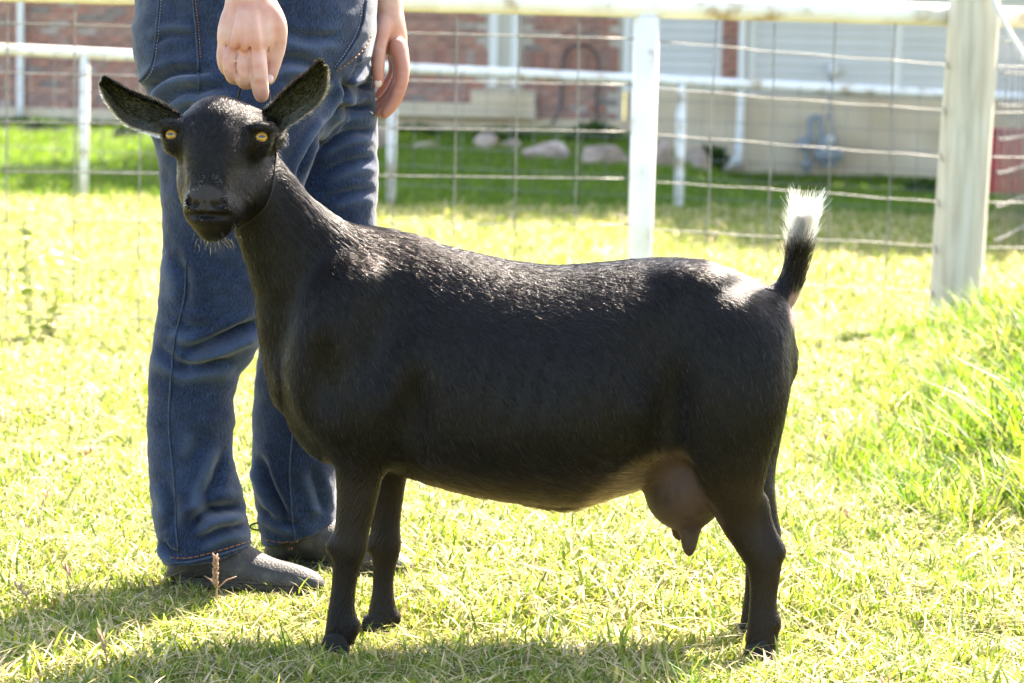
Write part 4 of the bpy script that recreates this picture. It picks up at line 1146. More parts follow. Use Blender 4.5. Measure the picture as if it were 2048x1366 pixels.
vx = [fx(13) - .2 * k for k in range(1, 13)] + vx + [fx(908), fx(1030), fx(1151)]
for X in vx: wire('vertical_wire', (np.array(fpt(X + .001, -.10)) + (0, .006, 0), np.array(fpt(X, .960)) + (0, .006, 0)), WR, fence, .0010, 24)
for a, b in ((1432, 1404), (1549, 1530), (1668, 1648), (1788, 1768)):
    A = on_line(a, 60, FA, FB); B = on_line(b, 640, FA, FB); A[2], B[2] = .95, -.12
    wire('vertical_wire', (B + (0, -.014, 0), A + (0, -.014, 0)), WR, fence, .0016, 24)
for X in (1.72, 1.93, 2.14, 2.35, 2.56): wire('vertical_wire', (np.array(fpt(X, -.02)), np.array(fpt(X, .95))), WR, fence, .003, 20)
pipe('top_rail', [fpt(1.5, .985), fpt(3.0, .975)], .034, M_WHITE, fence, 18)

# corner post
pb = P(1908, 680, 5.40); pt_ = P(1945, -40, 5.42)
post = empty('wooden_post', (pb[0], pb[1], Gz(pb[0], pb[1])))
tag(post, 'thick weathered round wooden corner post where the two wire fences meet', 'post')
def round_post():
    n, mth = 40, 40; V = []
    lo = np.array((pb[0] - .006, pb[1], -.15)); top = np.array((pt_[0] + .012, pt_[1], 1.22))
    for i in range(n):
        t = i / (n - 1); c = lo + (top - lo) * t
        for j in range(mth):
            a = 2 * math.pi * j / mth; r = .0845 - .004 * t + .0022 * math.sin(3 * a + 2 * t) + .0012 * math.sin(11 * a + 5 * t)
            crack = abs((a - 4.62 + .22 * math.sin(3.1 * t) - .1 * math.sin(11 * t) + math.pi) % (2 * math.pi) - math.pi)
            if crack < .085 and .12 < t < .98: r -= .012 * (1 - crack / .085)
            V.append(c + r * np.array((math.cos(a), math.sin(a), 0)))
    F = [(i * mth + j, i * mth + (j + 1) % mth, (i + 1) * mth + (j + 1) % mth, (i + 1) * mth + j) for i in range(n - 1) for j in range(mth)]
    V.append(top + (0, 0, .01)); k = len(V) - 1
    F += [((n - 1) * mth + j, (n - 1) * mth + (j + 1) % mth, k) for j in range(mth)]
    mesh_np('shaft', np.array(V), F, M_POST, post, True)
round_post()
M_STAPLE = mat_var('rusty_staple', [(.06, .04, .03), (.12, .09, .07)], 50, .6)
for z in HZ[:6]:
    c = np.array((pb[0] - .083 + .03 * z, pb[1] - .040, z - .068)); mb = MB(); mb.tube([c + (-.006, .008, .012), c + (-.003, -.008, .008), c + (0, -.009, -.008), c + (.003, .008, -.012)], .0022, 5); mb.build('staple', M_STAPLE, post)
# rope hanging from the post
M_ROPE = mat_var('white_rope', [(.62, .60, .54), (.74, .73, .70)], 200, .85, .8, 300)
def rope():
    ctrl = cr([P(1978, -30, 5.30), P(1990, 8, 5.28), P(2008, 42, 5.25), (P(2030, 82, 5.2)), P(2060, 128, 5.15), P(2110, 170, 5.1), P(2190, 190, 5.0), P(2290, 150, 4.9), P(2360, 60, 4.9)], 14)
    mb = MB()
    for k in range(3):
        q = []
        for i, c in enumerate(ctrl):
            a = i * .75 + k * 2.094; q.append(c + .0042 * np.array((math.cos(a), math.sin(a), math.cos(a) * .6)))
        mb.tube(q, .0050, 6)
    o = mb.build('rope', M_ROPE, None, True); tag(o, 'twisted white rope slung from the wooden corner post', 'rope'); o['kind'] = 'thing'
rope()

# woven fence running away behind the corner post
side = empty('woven_fence', (2.15, 9.0, -.1)); tag(side, 'fine woven wire fence receding behind the wooden corner post', 'fence')
def woven():
    A, B = np.array((2.15, 9.0, 0)), np.array((6.3, 25.0, 0)); L = np.linalg.norm(B - A); d = (B - A) / L
    mb = MB(); n = int(L / .16)
    for i in range(n):
        p = A + d * (i * .16); z0 = Gz(p[0], p[1]); mb.tube([p + (0, 0, z0 - .02), p + (random.uniform(-.006, .006), 0, z0 + .55), p + (random.uniform(-.01, .01), 0, z0 + 1.08)], .0032, 5)
    o = mb.build('upright_wires', M_WIRE, side, True); o['kind'] = 'stuff'
    for z in (.02, .17, .32, .47, .62, .77, .92, 1.06):
        q = [];
        for i in range(n * 2):
            p = A + d * (i * .08); q.append(p + (0, 0, Gz(p[0], p[1]) + z + .002 * math.sin(i * 1.3 + z * 9)))
        mb = MB(); mb.tube(q, .0030, 5); mb.build('horizontal_wire', M_WIRE, side, True)
    mb = MB()
    for i in range(0, n):
        for z in (.17, .32, .47, .62, .77, .92):
            p = A + d * (i * .16); p = p + (0, 0, Gz(p[0], p[1]) + z)
            mb.tube([p - d * .012, p + (0, 0, .004), p + d * .012], .0065, 5)
    o = mb.build('wire_knots', M_WIRE, side, True); o['kind'] = 'stuff'
    for t in (.22, .55, .9):
        p = A + (B - A) * t; z0 = Gz(p[0], p[1]); mb = MB(); mb.tube([p + (0, 0.03, z0 - .2), p + (0, .03, z0 + 1.15)], .018, 10); mb.build('stake', M_WIRE, side, True)
woven()

# ------------------------------------------------------------------ far pipe fence
R0, R1 = P(-900, 96, 15.4), P(2900, 212, 15.4)
far = empty('pipe_fence', (0, 15.4, -.2)); tag(far, 'white pipe rail fence with thin mesh across the lawn in front of the house', 'fence')
def rz(X): return .713 - (X - 0) * .026
pipe('top_rail', [(x, 15.4, rz(x)) for x in np.linspace(-7.5, 7.5, 12)], .036, M_WHITE, far, 16)
for px in (-440, 168, 783, 1360, 1966, 2600):
    X = P(px, 300, 15.4)[0]
    pipe('post', [(X, 15.4, Gz(X, 15.4) - .2), (X, 15.4, rz(X))], .032, M_WHITE, far, 14)
def far_mesh():
    mb = MB(); X0 = P(828, 300, 15.4)[0] - .159 * 45
    k = 0
    while X0 + .159 * k < 7:
        X = X0 + .159 * k; mb.tube([(X, 15.36, Gz(X, 15.4)), (X, 15.36, rz(X))], .0026, 5); k += 1
    o = mb.build('upright_wires', M_WIRE, far, True); o['kind'] = 'stuff'
    for j in range(1, 7):
        mb = MB(); mb.tube([(x, 15.35, rz(x) - .128 * j) for x in np.linspace(-7.3, 7.3, 30)], .0028, 5); mb.build('horizontal_wire', M_WIRE, far, True)
far_mesh()
# ------------------------------------------------------------------ the house
HYW = 28.0
def hx(px): return (px - 1024) / FPX * (HYW + 4) + 0.0
house = empty('house', (0, HYW, -.1)); tag(house, 'house of red brick and pale siding on a tan foundation behind the fences', 'house')
M_MORTAR = mat_var('mortar', [(.50, .44, .38), (.60, .54, .47)], 12, .95, .4, 60)
M_TAN = mat_var('tan_concrete', [(.56, .44, .30), (.65, .53, .38), (.71, .60, .45)], 2.2, .9, .4, 30)
M_SIDING = mat_var('pale_grey_siding', [(.68, .685, .69), (.73, .73, .735)], 4, .55, .1, 20, rnd=.03)
M_TRIM = mat_var('white_trim', [(.83, .83, .82), (.87, .87, .86)], 5, .5)
M_ROOFM = mat_var('roof_shingles', [(.08, .075, .07), (.14, .13, .12)], 20, .95, .6, 40)
def brick_mat():
    mt, nt, bs, out = mat_new('red_brick'); oi = node(nt, 'ShaderNodeObjectInfo'); at = node(nt, 'ShaderNodeAttribute', attribute_name='rnd')
    ad = node(nt, 'ShaderNodeMath', operation='ADD'); nt.links.new(oi.outputs['Random'], ad.inputs[0]); nt.links.new(at.outputs['Fac'], ad.inputs[1])
    fr = node(nt, 'ShaderNodeMath', operation='FRACT'); nt.links.new(ad.outputs[0], fr.inputs[0])
    r = ramp(nt, fr.outputs[0], [(0, (.43, .20, .155)), (.2, (.34, .18, .15)), (.4, (.46, .25, .195)), (.6, (.38, .23, .195)), (.78, (.44, .22, .165)), (.88, (.26, .215, .20)), (.95, (.44, .36, .32))], 'CONSTANT')
    tc = node(nt, 'ShaderNodeTexCoord'); nz = node(nt, 'ShaderNodeTexNoise', i_Scale=25.0, i_Detail=5.0); nt.links.new(tc.outputs['Object'], nz.inputs['Vector'])
    r2 = ramp(nt, nz.outputs['Fac'], [(.3, (.7, .7, .72)), (.7, (1.25, 1.2, 1.2))])
    mx = node(nt, 'ShaderNodeMix', data_type='RGBA', blend_type='MULTIPLY'); mx.inputs[0].default_value = 1; nt.links.new(r.outputs[0], mx.inputs[6]); nt.links.new(r2.outputs[0], mx.inputs[7])
    nt.links.new(mx.outputs[2], bs.inputs['Base Color']); bs.inputs['Roughness'].default_value = .9
    b = node(nt, 'ShaderNodeBump'); b.inputs['Strength'].default_value = .5; b.inputs['Distance'].default_value = .004; nt.links.new(nz.outputs['Fac'], b.inputs['Height']); nt.links.new(b.outputs[0], bs.inputs['Normal'])
    return mt
M_BRICK = brick_mat()
Z_BR0, PIT_Z, PIT_X = .165, .0752, .207
XB0, XB1 = hx(-700), hx(1236)
mb = MB(); mb.box((XB0, HYW + .012, -.6), (XB1, HYW + .3, 3.0)); wall = mb.build('brick_wall', M_MORTAR, house)
def brick_mesh(w, h):
    mb = MB(); mb.box((-w / 2, -.012, -h / 2), (w / 2, .045, h / 2)); me_o = mb.build('tmp', M_BRICK)
    me = me_o.data; bpy.data.objects.remove(me_o); me.name = 'brick_mesh'; return me
ME_B, ME_S = brick_mesh(.196, .0625), brick_mesh(.0625, .196)
single, merged = [], []
def place_brick(x, z, soldier):
    px_ = unproject_px(np.array([[x, HYW, z]]))[0]
    vis = -15 < px_[1] < 250 and ((-10 < px_[0] < 292) or (792 < px_[0] < 1240))
    (single if vis else merged).append((x, z, soldier))
row = 0; z = Z_BR0
win0, win1 = hx(966), hx(1028)
while z < 2.95:
    soldier = row == 7
    h = .2 if soldier else PIT_Z
    px_step = PIT_Z if soldier else PIT_X
    x = XB0 + (0 if row % 2 else PIT_X / 2)
    while x < XB1 - px_step / 2:
        x2 = x + random.uniform(-.003, .003)
        if not (win0 - px_step * .55 < x < win1 + px_step * .55 and z > .46): place_brick(x2, z + h / 2, soldier)
        x += px_step
    z += h; row += 1
# brick strip beside the downspout
SX0, SX1 = hx(1427), hx(1478)
mb = MB(); mb.box((SX0, HYW - .03, .5), (SX1, HYW + .2, 3.0)); pier_o = mb.build('brick_pier', M_MORTAR, house)
ME_H = brick_mesh(.066, .0625)
z = .52; row = 0; pier_w = SX1 - SX0
while z < 2.9:
    for k, (w_, me_) in enumerate(((.196, ME_B), (.066, ME_H)) if row % 2 else ((.066, ME_H), (.196, ME_B))):
        x = SX0 + .007 + w_ / 2 if k == 0 else SX1 - .007 - w_ / 2
        if z < 1.75:
            o = bpy.data.objects.new('brick', me_); COL.objects.link(o); o.location = (x, HYW - .042, z + PIT_Z / 2); o.parent = pier_o; o.matrix_parent_inverse = Matrix.Identity(4)
    z += PIT_Z; row += 1
single.sort(key=lambda b: abs(b[1] - .7)); keep = single[:255]; merged += single[255:]
for (x, z, so) in keep:
    o = bpy.data.objects.new('brick', ME_S if so else ME_B); COL.objects.link(o); o.location = (x, HYW + random.uniform(-.002, .002), z); o.parent = wall
    o.matrix_parent_inverse = Matrix.Identity(4)
def merged_bricks(lst, Yf, name, parent):
    V = []; F = []; R_ = []
    for (x, z, so) in lst:
        w, h = (.0313, .098) if so else (.098, .0313); b = len(V); r = random.random()
        for dx, dy, dz in ((-1, 0, -1), (1, 0, -1), (1, 1, -1), (-1, 1, -1), (-1, 0, 1), (1, 0, 1), (1, 1, 1), (-1, 1, 1)):
            V.append((x + dx * w, Yf - .012 + .055 * dy, z + dz * h)); R_.append(r)
        F += [tuple(b + i for i in f) for f in ((3, 2, 1, 0), (4, 5, 6, 7), (0, 1, 5, 4), (1, 2, 6, 5), (2, 3, 7, 6), (3, 0, 4, 7))]
    o = mesh_np(name, np.array(V), F, M_BRICK, parent, False, {'rnd': np.array(R_)}); o.matrix_parent_inverse = Matrix.Identity(4); o['kind'] = 'stuff'
merged_bricks(merged, HYW, 'brickwork', wall)
def hbox(name, x0, x1, y0, y1, z0, z1, mat, parent=None, bv=.006):
    mb = MB(); mb.box((x0, y0, z0), (x1, y1, z1)); o = mb.build(name, mat, parent or house)
    if parent is not None: o.matrix_parent_inverse = Matrix.Identity(4) if parent is not house else o.matrix_parent_inverse
    if bv: bevel(o, bv, 2)
    return o
# foundation, step and sill stone
hbox('foundation', XB0, hx(1240), HYW - .035, HYW + .2, -.6, .160, M_TAN)
hbox('concrete_ledge', hx(560), hx(1062), HYW - .22, HYW - .037, .158, .31, M_TAN, None, .012)
hbox('sill_stone', hx(932), hx(1061), HYW - .16, HYW - .014, .312, .465, M_TAN, None, .012)
# tall narrow window
wroot = hbox('window', hx(967), hx(984), HYW - .05, HYW + .05, .50, 2.35, M_TRIM)
for (a, b, z0, z1, nm, m_) in ((1010, 1026, .50, 2.35, 'frame', M_TRIM), (984.2, 1009.8, 2.22, 2.35, 'frame', M_TRIM)):
    hbox(nm, hx(a), hx(b), HYW - .05, HYW + .05, z0, z1, m_, wroot)
M_PANE = mat_var('window_shade_behind_glass', [(.44, .43, .38), (.54, .53, .48)], 3, .12, 0, spec=.6)
hbox('pane', hx(984.2), hx(1009.8), HYW - .01, HYW + .02, .53, 2.22, M_PANE, wroot, 0)
# siding bays
def siding_bay(x0, x1, yf, z0, z1):
    h = .104; z = z0
    me = MB(); me.add([(x0, yf - .030, 0), (x1, yf - .030, 0), (x1, yf, 0), (x0, yf, 0), (x0, yf - .004, h + .004), (x1, yf - .004, h + .004), (x1, yf + .004, h + .004), (x0, yf + .004, h + .004)],
                      [(3, 2, 1, 0), (4, 5, 6, 7), (0, 1, 5, 4), (1, 2, 6, 5), (2, 3, 7, 6), (3, 0, 4, 7)])
    first = me.build('siding_board', M_SIDING, house); first.location.z += z0
    k = 1
    while z0 + k * h < z1:
        o = first.copy(); COL.objects.link(o); o.location.z = first.location.z + k * h; k += 1
siding_bay(hx(1247), hx(1424), HYW, .53, 3.0)
siding_bay(hx(1497), hx(1767), HYW - .05, .49, 3.0)
siding_bay(hx(1787), hx(2700), HYW - .05, .49, 3.0)
hbox('backing_wall', hx(1242), hx(2700), HYW + .01, HYW + .3, -.6, 3.0, M_TRIM, None, 0)
for a, b, yf in ((1234, 1246.5, HYW - .03), (1424.3, 1430, HYW - .04), (1481, 1496.5, HYW - .08), (1767.4, 1786.6, HYW - .075)):
    hbox('trim_board', hx(a), hx(b), yf, HYW + .009, .47, 3.0, M_TRIM)
hbox('foundation', hx(1241), hx(1476), HYW - .028, HYW + .009, -.7, .50, M_TAN, None, .01)
hbox('foundation', hx(1476.3), hx(2700), HYW - .15, HYW + .008, -.9, .465, M_TAN, None, .012)
# downspouts
def downspout(pts, w=.045):
    mb = MB(); mb.tube(cr(pts, 5), w, 10); return mb.build('downspout', M_TRIM, house, True)
dsx = hx(1467); dy = HYW - .26
downspout([(dsx, dy, 3.0), (dsx, dy, 1.2), (dsx - .01, dy, -.16), (dsx - .06, dy - .04, -.24), (P(1432, 345, dy)[0], dy - .1, P(1432, 345, dy)[2]), (P(1415, 360, dy)[0], dy - .14, P(1415, 358, dy)[2]), (P(1424, 372, dy)[0], dy - .2, P(1420, 372, dy)[2])])
dsx = hx(36); downspout([(dsx, HYW - .08, 3.0), (dsx, HYW - .08, 1.0), (dsx, HYW - .08, .02)], .042)
# roof
mb = MB(); X0, X1 = XB0 - .4, hx(2700)
mb.add([(X0, HYW - .25, 2.95), (X1, HYW - .25, 2.95), (X1, HYW + 4.5, 5.4), (X0, HYW + 4.5, 5.4), (X0, HYW - .25, 3.1), (X1, HYW - .25, 3.1), (X1, HYW + 4.5, 5.55), (X0, HYW + 4.5, 5.55), (X0, HYW + 9.6, 2.95), (X1, HYW + 9.6, 2.95), (X0, HYW + 9.6, 3.1), (X1, HYW + 9.6, 3.1)],
       [(3, 2, 1, 0), (4, 5, 6, 7), (0, 1, 5, 4), (2, 3, 8, 9), (7, 6, 11, 10), (8, 9, 11, 10), (0, 4, 7, 3), (3, 7, 10, 8), (1, 2, 6, 5), (2, 9, 11, 6)])
mb.build('roof', M_ROOFM, house)

# gas meter on the right-hand foundation
M_METER = mat_var('grey_blue_paint', [(.25, .28, .31), (.32, .35, .375)], 14, .5, .2, 60)
M_DIAL = mat_var('meter_dial', [(.60, .62, .58), (.70, .72, .68)], 30, .3)
my = HYW - .34
def mp(x, y, dy=0): return P(x, y, my + dy)
meter = empty('gas_meter', tuple(mp(1635, 330))); tag(meter, 'blue-grey gas meter with looped pipe on the tan foundation', 'gas meter')
def rounded(name, c, r, mat, parent, k=6):
    bm = bmesh.new(); bmesh.ops.create_cube(bm, size=2); bmesh.ops.bevel(bm, geom=bm.edges[:], offset=.45, segments=4, affect='EDGES')
    V = np.array([v.co for v in bm.verts]) * np.array(r) + np.array(c); F = [tuple(v.index for v in f.verts) for f in bm.faces]; bm.free()
    return mesh_np(name, V, F, mat, parent, True)
rounded('meter_case', mp(1656, 308), (.15, .11, .14), M_METER, meter); rounded('meter_head', mp(1661, 280, -.03), (.075, .07, .075), M_METER, meter)
rounded('dial', mp(1661, 280, -.11), (.055, .02, .045), M_DIAL, meter); rounded('dial', mp(1651, 296, -.11), (.042, .02, .035), M_DIAL, meter)
rounded('regulator', mp(1608, 287), (.08, .07, .08), M_METER, meter); rounded('valve', mp(1614, 330), (.055, .05, .07), M_METER, meter)
for pts, r in (([(1621, 285), (1620, 250), (1624, 238), (1632, 234), (1639, 238), (1642, 250), (1641, 300)], .038), ([(1614, 300), (1613, 350), (1612, 372)], .024), ([(1666, 268), (1662, 240), (1662, 150)], .022)):
    mb = MB(); mb.tube(cr([mp(a, b) for a, b in pts], 6), r, 8); mb.build('pipe', M_METER, meter, True)
rounded('conduit_box', mp(1659, 232), (.035, .03, .03), M_METER, meter)
ub = rounded('utility_box', P(1667, 140, HYW - .12), (.065, .055, .075), M_TRIM, None); tag(ub, 'small white utility box on the pale siding above the gas meter', 'utility box')

# black cable arching up the brick wall
M_HOSE = mat_var('dark_hose', [(.035, .045, .05), (.07, .085, .09)], 40, .6)
mb = MB(); mb.tube(cr([P(a, b, HYW - .10 - (.06 if b > 225 else 0)) for a, b in ((1104, 252), (1112, 232), (1121, 215), (1124, 170), (1125, 125), (1132, 105), (1146, 92), (1168, 89), (1184, 98), (1194, 115), (1196, 160), (1193, 215), (1199, 258))], 8), .016, 8)
o = mb.build('hose', M_HOSE, None, True); tag(o, 'dark hose arched against the red brick wall', 'hose')

# red trailer far right
M_RED = mat_var('faded_red_paint', [(.42, .045, .05), (.52, .07, .07)], 6, .4, .1, 30)
M_TYRE = mat_var('tyre_rubber', [(.02, .02, .02), (.04, .04, .04)], 30, .8)
ty = 21.0; a0 = P(1981, 400, ty); a1 = P(2048, 262, ty)
gx = Gz(a0[0] + 1, ty)
tr = empty('red_trailer', (a0[0] + 1.2, ty, gx)); tag(tr, 'low red trailer standing on the lawn beyond the wooden corner post', 'trailer')
def tbox(name, x0, x1, y0, y1, z0, z1, m_, bv=.01):
    mb = MB(); mb.box((x0, y0, z0), (x1, y1, z1)); return bevel(mb.build(name, m_, tr), bv, 2)
zb = a0[2]; zt = a1[2]
tbox('side_panel', a0[0], a0[0] + 2.6, ty, ty + .05, zb + .06, zt - .02, M_RED); tbox('side_panel', a0[0], a0[0] + 2.6, ty + 1.3, ty + 1.35, zb + .06, zt - .02, M_RED)
tbox('end_panel', a0[0], a0[0] + .05, ty + .052, ty + 1.298, zb + .06, zt - .02, M_RED); tbox('end_panel', a0[0] + 2.55, a0[0] + 2.6, ty + .052, ty + 1.298, zb + .06, zt - .02, M_RED)
tbox('floor', a0[0] + .06, a0[0] + 2.54, ty + .06, ty + 1.29, zb + .08, zb + .12, M_RED)
tbox('rub_rail', a0[0] - .01, a0[0] + 2.61, ty - .03, ty - .002, (zb + zt) / 2 - .06, (zb + zt) / 2 - .02, M_RED); tbox('top_rail', a0[0] - .02, a0[0] + 2.62, ty - .04, ty + .09, zt - .018, zt + .02, M_RED)
for y_ in (ty - .12, ty + 1.37):
    mb = MB(); c = np.array((a0[0] + 1.4, y_, gx + .24)); mb.tube([c, c + (0, .1, 0)], .24, 24); mb.build('wheel', M_TYRE, tr, False)
# ------------------------------------------------------------------ grass
def blade_mat(name, stops, trans=.5, rough=.5):
    mt = bpy.data.materials.new(name); mt.use_nodes = True; nt = mt.node_tree; bs = nt.nodes['Principled BSDF']; out = nt.nodes['Material Output']
    at = node(nt, 'ShaderNodeAttribute', attribute_name='tint'); oi = node(nt, 'ShaderNodeObjectInfo')
    m1 = node(nt, 'ShaderNodeMath', operation='MULTIPLY_ADD'); m1.inputs[1].default_value = .22; nt.links.new(oi.outputs['Random'], m1.inputs[0])
    m0 = node(nt, 'ShaderNodeMath', operation='SUBTRACT'); m0.inputs[1].default_value = .11; nt.links.new(at.outputs['Fac'], m0.inputs[0]); nt.links.new(m0.outputs[0], m1.inputs[2])
    r = ramp(nt, m1.outputs[0], stops)
    nt.links.new(r.outputs[0], bs.inputs['Base Color']); bs.inputs['Roughness'].default_value = rough; bs.inputs['Specular IOR Level'].default_value = .35
    tr = node(nt, 'ShaderNodeBsdfTranslucent'); mx = node(nt, 'ShaderNodeMixShader'); mx.inputs[0].default_value = trans
    hs = node(nt, 'ShaderNodeHueSaturation'); hs.inputs['Value'].default_value = 1.5; hs.inputs['Saturation'].default_value = 1.1; hs.inputs['Hue'].default_value = .492; nt.links.new(r.outputs[0], hs.inputs['Color'])
    nt.links.new(hs.outputs[0], tr.inputs['Color']); nt.links.new(bs.outputs[0], mx.inputs[1]); nt.links.new(tr.outputs[0], mx.inputs[2]); nt.links.new(mx.outputs[0], out.inputs[0])
    return mt
M_GRASS = blade_mat('grass_blades', [(0.0, (.06, .11, .016)), (.30, (.145, .20, .032)), (.55, (.23, .275, .055)), (.72, (.34, .335, .11)), (.86, (.50, .43, .23)), (1.0, (.62, .52, .35))])
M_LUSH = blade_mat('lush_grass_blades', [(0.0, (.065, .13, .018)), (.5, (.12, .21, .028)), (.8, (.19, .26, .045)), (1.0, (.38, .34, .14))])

def clump_mesh(name, n, rad, h0, h1, w, lean, mat, straw=.12, lying=0.0, seed=0):
    r = random.Random(seed); V = []; F = []; T = []
    for i in range(n):
        a = r.random() * 6.283; q = rad * math.sqrt(r.random()); x, y = q * math.cos(a), q * math.sin(a)
        h = r.uniform(h0, h1); d = r.random() * 6.283; l = lean * r.uniform(.3, 1.3) * h
        ww = w * r.uniform(.6, 1.3); t = r.random() * .72; z0 = 0.0
        if r.random() < straw: t = r.uniform(.78, 1.0)
        if r.random() < lying: h *= .35; l = r.uniform(.03, .08); t = r.uniform(.8, 1.0); z0 = r.uniform(.004, .02); ww *= .7
        dx, dy = math.cos(d), math.sin(d); f = d + 1.57 + r.uniform(-.9, .9); sx, sy = math.cos(f) * ww / 2, math.sin(f) * ww / 2
        b = len(V); droop = r.uniform(0, .25)
        for k, (u, wk) in enumerate(((0, .9), (.38, 1.0), (.74, .72))):
            c = (x + dx * l * u * u, y + dy * l * u * u, z0 + h * (u - droop * u * u))
            V.append((c[0] - sx * wk, c[1] - sy * wk, c[2])); V.append((c[0] + sx * wk, c[1] + sy * wk, c[2])); T += [t, t]
        V.append((x + dx * l, y + dy * l, z0 + h * (1 - droop))); T.append(min(1, t + .08))
        F += [(b, b + 1, b + 3, b + 2), (b + 2, b + 3, b + 5, b + 4), (b + 4, b + 5, b + 6)]
    o = mesh_np(name, np.array(V), F, mat, None, False, {'tint': np.array(T)}); COL.objects.unlink(o); return o
def instancer(name, pts, rot, scl, idx, coll):
    me = bpy.data.meshes.new(name); me.vertices.add(len(pts)); me.vertices.foreach_set('co', np.asarray(pts, np.float32).ravel())
    a = me.attributes.new('rot', 'FLOAT_VECTOR', 'POINT'); a.data.foreach_set('vector', np.asarray(rot, np.float32).ravel())
    a = me.attributes.new('scl', 'FLOAT', 'POINT'); a.data.foreach_set('value', np.asarray(scl, np.float32))
    a = me.attributes.new('idx', 'INT', 'POINT'); a.data.foreach_set('value', np.asarray(idx, np.int32))
    o = bpy.data.objects.new(name, me); COL.objects.link(o)
    ng = bpy.data.node_groups.new(name, 'GeometryNodeTree'); ng.interface.new_socket('Geometry', in_out='INPUT', socket_type='NodeSocketGeometry'); ng.interface.new_socket('Geometry', in_out='OUTPUT', socket_type='NodeSocketGeometry')
    N = ng.nodes; gi = N.new('NodeGroupInput'); go = N.new('NodeGroupOutput'); ip = N.new('GeometryNodeInstanceOnPoints'); ci = N.new('GeometryNodeCollectionInfo')
    ci.inputs[0].default_value = coll; ci.inputs['Separate Children'].default_value = True; ci.inputs['Reset Children'].default_value = True
    m2p = N.new('GeometryNodeMeshToPoints')
    def na(nm, dt):
        n_ = N.new('GeometryNodeInputNamedAttribute'); n_.data_type = dt; n_.inputs[0].default_value = nm; return n_
    L_ = ng.links
    L_.new(gi.outputs[0], ip.inputs['Points']); L_.new(ci.outputs[0], ip.inputs['Instance'])
    ip.inputs['Pick Instance'].default_value = True
    L_.new(na('idx', 'INT').outputs[0], ip.inputs['Instance Index']); L_.new(na('scl', 'FLOAT').outputs[0], ip.inputs['Scale'])
    rv = na('rot', 'FLOAT_VECTOR'); e2r = N.new('FunctionNodeEulerToRotation'); L_.new(rv.outputs[0], e2r.inputs[0]); L_.new(e2r.outputs[0], ip.inputs['Rotation'])
    L_.new(ip.outputs[0], go.inputs[0])
    md = o.modifiers.new('scatter', 'NODES'); md.node_group = ng
    return o
def coll_of(name, objs):
    c = bpy.data.collections.new(name)
    for i, o in enumerate(objs): o.name = f'{name}_{i:02d}'; c.objects.link(o)
    return c
C_LAWN = coll_of('lawn_clump', [clump_mesh('c', 62, .065, .012, .034, .0034, 1.0, M_GRASS, .17, .18, k) for k in range(6)] + [clump_mesh('c', 40, .06, .016, .042, .0038, .9, M_GRASS, .14, .12, 20 + k) for k in range(4)])
C_FIELD = coll_of('field_clump', [clump_mesh('c', 70, .12, .02, .055, .0055, .8, M_GRASS, .22, .15, 40 + k) for k in range(6)])
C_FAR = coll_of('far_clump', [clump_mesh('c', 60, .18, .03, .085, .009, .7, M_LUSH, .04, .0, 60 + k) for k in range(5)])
C_TALL = coll_of('tall_clump', [clump_mesh('c', 30, .05, .05, .15, .0048, .75, (M_LUSH if k % 3 else M_GRASS), .10, .0, 80 + k) for k in range(6)])

def scatter(name, y0, y1, dens, coll, smin_, smax_, label, keep=None, margin=1.1, sfun=None):
    P_, n = [], 0
    hw = lambda y: .1757 * (y + 4) + margin
    area = (hw(y0) + hw(y1)) * (y1 - y0); n = int(area * dens)
    y = rng.uniform(y0, y1, n * 2); x = rng.uniform(-1, 1, n * 2) * hw(y1); ok = np.abs(x) < hw(y); x, y = x[ok][:n], y[ok][:n]
    if keep is not None: k = keep(x, y); x, y = x[k], y[k]
    n = len(x); pts = np.stack([x, y, G(x, y) - .003], 1)
    rot = np.stack([rng.normal(0, .12, n), rng.normal(0, .12, n), rng.uniform(0, 6.283, n)], 1)
    pn = vnoise(np.stack([x, y, 0 * x], 1), 2.2, 77); s = rng.uniform(smin_, smax_, n) * (.75 + .5 * pn)
    if sfun is not None: s = s * sfun(x, y)
    for fx_, fy_, fr_ in FEET: s = s * (1 - .55 * np.exp(-(((x - fx_) / fr_) ** 2 + ((y - fy_) / .09) ** 2)))
    o = instancer(name, pts, rot, s, rng.integers(0, len(coll.objects), n), coll)
    tag(o, label, 'grass', kind='stuff'); return o
FEET = [(P(672, 1300, .02)[0], .02, .08), (P(1520, 1300, .02)[0], .02, .08), (P(750, 1262, .17)[0], .17, .08), (P(480, 1180, .36)[0], .33, .2), (P(720, 1150, .53)[0], .50, .2)]
scatter('lawn_grass', -1.3, 2.2, 560, C_LAWN, .8, 1.25, 'short sunlit yellow-green pen grass mixed with dry straw, under the goat')
scatter('pen_grass', 2.2, 6.0, 330, C_LAWN, .95, 1.5, 'short sunlit pen grass between the person and the wire fence')
scatter('field_grass', 6.0, 15.2, 130, C_FIELD, .9, 1.5, 'bright sunlit grass strip between the two fences')
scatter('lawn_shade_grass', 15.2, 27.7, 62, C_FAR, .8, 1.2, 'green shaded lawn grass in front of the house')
def bank(x, y): return sstep(-.12, .75, x - (.30 + .08 * np.sin(y * 2.1) + .150 * y)) * sstep(.3, 1.7, y) * (1 - sstep(4.5, 5.3, y))
def mound(x, y):
    f = np.sqrt(bank(x, y))
    return rng.random(len(x)) < f * (.35 + .9 * vnoise(np.stack([x, y, 0 * x], 1), 3.0, 5))
scatter('tall_grass', .5, 5.4, 600, C_TALL, .75, 1.25, 'taller lush green grass on the low bank by the wooden post', mound, 1.1, lambda x, y: (.40 + .70 * bank(x, y)) * (.6 + .8 * vnoise(np.stack([x, y, 0 * x], 1), 5.0, 51)))
scatter('tuft_grass', -.6, 4.5, 6, C_TALL, .35, .6, 'scattered longer grass tufts across the pen')

